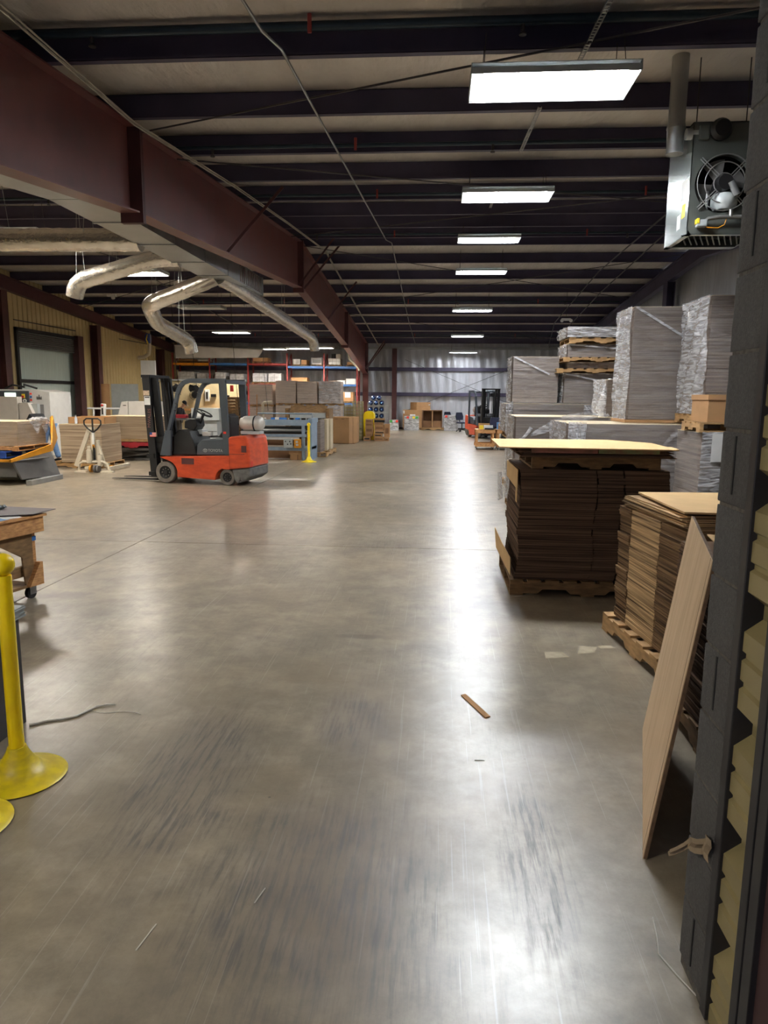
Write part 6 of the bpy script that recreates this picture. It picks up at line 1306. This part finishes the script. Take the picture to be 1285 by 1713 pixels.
# boxes along the far wall
t = thing('carton', 'large brown carton against the far wall left of the open shelf box', 'box', (-1.4, 40.4, 0.1)); MB().box(-1.95, -0.88, 40.05, 40.85, 0.12, 1.10).build('box_body', M_BOX, t)
MB().box(-1.55, -1.25, 40.04, 40.05, 0.72, 0.86).build('label', M_PAPER, t); MB().box(-1.93, -1.85, 40.04, 40.05, 0.9, 1.06).build('tape', M_PAPER, t)
pallet(-1.95, -0.88, 40.05, 40.85, 0, 'dark pallet under the large far-wall carton', h=0.115, nb=5, m=M_WOODD)
t = thing('carton', 'brown carton tilted on top of the far-wall boxes', 'box', (-0.9, 40.4, 1.105)); MB().poly([(-1.55, 40.6, 1.105), (-1.18, 40.1, 1.105), (-0.42, 40.1, 1.105), (-0.5, 40.8, 1.105)], (0, 0, 0.42)).build('box_body', M_BOX, t); MB().box(-1.18, -0.42, 40.09, 40.1, 1.30, 1.31).build('seam', M_BOXD, t); MB().box(-0.52, -0.44, 40.09, 40.1, 1.36, 1.42).build('tape', M_PAPER, t)
t = thing('shelf_box', 'open-fronted brown box with a centre divider against the far wall', 'box', (-0.3, 40.4, 0.14))
MB().box(-0.86, 0.26, 40.72, 40.8, 0.14, 1.10).build('back_panel', M_BOXD, t); MB().box(-0.86, -0.82, 40.1, 40.72, 0.14, 1.10).box(0.22, 0.26, 40.1, 40.72, 0.14, 1.10).box(-0.86, 0.26, 40.1, 40.72, 1.06, 1.10).build('side_panel', M_BOXD, t); MB().box(-0.33, -0.27, 40.1, 40.72, 0.14, 1.06).build('divider', M_BOX, t)
for x0, x1 in ((-0.80, -0.36), (-0.24, 0.20)): MB().box(x0, x1, 40.2, 40.72, 0.14, 0.50).build('lower_insert', M_BOXD, t)
pallet(-0.9, 0.42, 39.95, 40.8, 0, 'pale low pallet under the open-fronted box', h=0.135, nb=6)
def wrapped(x0, x1, y, z1, label, st):
    t = thing('wrapped_bundle', label, 'bundle', ((x0+x1)/2, y+0.3, 0)); MB().box(x0+0.03, x1-0.03, y+0.03, y+0.5, 0.06, z1).build('bundle_core', M_DGREY, t, bev=0.02)
    q = MB(); wrap_face(q, 'F', x0, x1, y, y+0.5, 0.0, z1, amp=0.01); wrap_face(q, 'L', x0, x1, y, y+0.5, 0.0, z1, amp=0.01); q.build('film', M_WRAP_L, t, smooth=True)
    MB().box(x0+0.02, x1-0.02, y, y+0.5, 0.001, 0.06).build('base_board', M_LGREY, t)
    for dx, m in st: MB().box(x0+dx, x0+dx+0.13, y-0.05, y-0.045, z1-0.14, z1-0.02).build('sticker', m, t)
wrapped(-1.83, -1.02, 39.5, 0.78, 'film-wrapped grey bundle with red, yellow and green stickers by the far wall', [(0.12, M_STICKR), (0.45, M_STICKY), (0.62, M_STICKG)])
wrapped(0.36, 1.12, 39.3, 0.86, 'white film-wrapped bundle with red sticker left of the distant forklift', [(0.04, M_STICKR), (0.6, M_STICKG)])
wrapped(-2.62, -2.12, 39.0, 0.58, 'small wrapped bundle with red sticker at the foot of the wall column', [(0.34, M_STICKR), (0.02, M_STICKG)])
def chair(x, y, rz, label):
    t = thing('office_chair', label, 'chair', (x, y, 0), rz)
    def B(q, n, m, **k): q.build(n, m, t, local=True, **k)
    B(MB().box(-0.24, 0.24, -0.24, 0.24, 0.44, 0.52), 'seat', M_NAVY, bev=0.04); B(MB().poly([(-0.2, 0.22, 0.62), (0.2, 0.22, 0.62), (0.24, 0.26, 0.8), (0.18, 0.3, 1.02), (-0.18, 0.3, 1.02), (-0.24, 0.26, 0.8)], (0, 0.06, 0)), 'backrest', M_NAVY, bev=0.02)
    B(MB().cyl((0, 0, 0.1), (0, 0, 0.44), 0.03), 'gas_column', M_BLACK)
    B(MB().bar((0, 0.2, 0.46), (0, 0.3, 0.7), 0.05, 0.03), 'back_bracket', M_BLACK)
    for k in range(5):
        a = k*2*PI/5; B(MB().bar((0, 0, 0.11), (0.28*math.cos(a), 0.28*math.sin(a), 0.075), 0.04, 0.03), 'base_leg', M_BLACK)
        B(MB().lathe((0.28*math.cos(a), 0.28*math.sin(a), 0.03), [(0, -0.02), (0.03, -0.02), (0.03, 0.02), (0, 0.02)], 10, 'X'), 'castor', M_BLACK)
    return t
chair(1.30, 38.4, 0.5, 'dark navy office chair between the white bundle and the distant forklift')
chair(0.70, 40.35, 2.6, 'black office chair behind the white bundle at the far wall')
chair(2.42, 29.0, 0.3, 'dark chair right of the distant forklift mast')
# wooden carts
def cart(x0, x1, y0, y1, label):
    t = thing('wooden_cart', label, 'cart', ((x0+x1)/2, (y0+y1)/2, 0))
    for a, b_ in ((x0, y0), (x1-0.07, y0), (x0, y1-0.07), (x1-0.07, y1-0.07)):
        MB().box(a, a+0.07, b_, b_+0.07, 0.09, 0.60).build('leg', M_WOODO, t)
        MB().lathe((a+0.035, b_+0.035, 0.04), [(0, -0.015), (0.04, -0.015), (0.04, 0.015), (0, 0.015)], 12, 'X').build('castor', M_BLACK, t)
        MB().box(a+0.012, a+0.018, b_+0.015, b_+0.055, 0.04, 0.09).build('castor_fork', M_LGREY, t)
    for z, hh in ((0.57, 0.12), (0.10, 0.12)):
        MB().box(x0-0.02, x1+0.02, y0-0.025, y0, z, z+hh).build('front_rail', M_WOODO, t); MB().box(x0-0.02, x1+0.02, y1, y1+0.025, z, z+hh).build('rear_rail', M_WOODO, t)
    MB().box(x0-0.02, x1+0.02, y0-0.02, y1+0.02, 0.69, 0.705).build('cart_top', M_WOODO, t); MB().box(x0+0.07, x1-0.07, y0, y1, 0.16, 0.175).build('lower_shelf', M_WOODO, t)
cart(1.36, 2.0, 25.3, 26.1, 'square wooden cart on castors in the aisle, left of two')
cart(2.10, 2.6, 25.2, 26.0, 'wooden cart on castors in the aisle, right of two, partly hidden')
for x0, x1, y0, z0, hh, m, lab in ((1.46, 1.85, 25.6, 0.707, 0.2, M_BOX, 'brown box at the back of the left wooden cart'), (1.48, 1.62, 25.4, 0.707, 0.13, M_STICKY, 'yellow and white carton on the left wooden cart'), (1.64, 1.95, 25.4, 0.707, 0.14, M_PAPER, 'white box on the left wooden cart'), (1.66, 1.98, 25.25, 0.707, 0.05, M_BLACK, 'flat black case on the front of the left wooden cart'), (2.14, 2.42, 25.3, 0.707, 0.2, M_BOX, 'brown carton on the right wooden cart'), (2.1, 2.5, 25.55, 0.707, 0.24, M_BLUES, 'blue-white pack behind the carton on the right cart')):
    tag(MB().box(x0, x1, y0, y0+0.14, z0, z0+hh).box(x0+0.02, x1-0.02, y0-0.003, y0, z0+hh*0.45, z0+hh*0.5).build('carton', m, org=(x0, y0, z0), bev=0.004), lab, 'box')
# roof devices
t = thing('emergency_light', 'white twin-head emergency light hanging under the far right roof', 'light', (4.58, 27.0, 4.55))
MB().box(4.42, 4.74, 26.95, 27.05, 4.60, 4.68).build('housing', M_WHITE, t, bev=0.01); MB().lathe((4.42, 26.93, 4.59), [(0, -0.05), (0.06, -0.05), (0.05, 0.03), (0, 0.03)], 12, 'Y').build('lamp_head', M_WHITE, t); MB().lathe((4.74, 26.93, 4.59), [(0, -0.05), (0.06, -0.05), (0.05, 0.03), (0, 0.03)], 12, 'Y').build('lamp_head', M_WHITE, t)
MB().tube([(4.58, 27, 4.68), (4.58, 27, zroof(27))], 0.006, 5).build('chain', M_ROD, t)
t = thing('emergency_light', 'white twin-head emergency light beyond the zigzag duct in the left bay', 'light', (-11.5, 24.9, 5.2))
MB().box(-11.66, -11.34, 24.95, 25.05, 5.2, 5.28).build('housing', M_WHITE, t, bev=0.01); MB().lathe((-11.4, 24.93, 5.15), [(0, -0.05), (0.07, -0.05), (0.05, 0.03), (0, 0.03)], 12, 'Y').build('lamp_head', M_WHITE, t); MB().tube([(-11.5, 25, 5.28), (-11.5, 25, zroof(25))], 0.006, 5).build('chain', M_ROD, t)
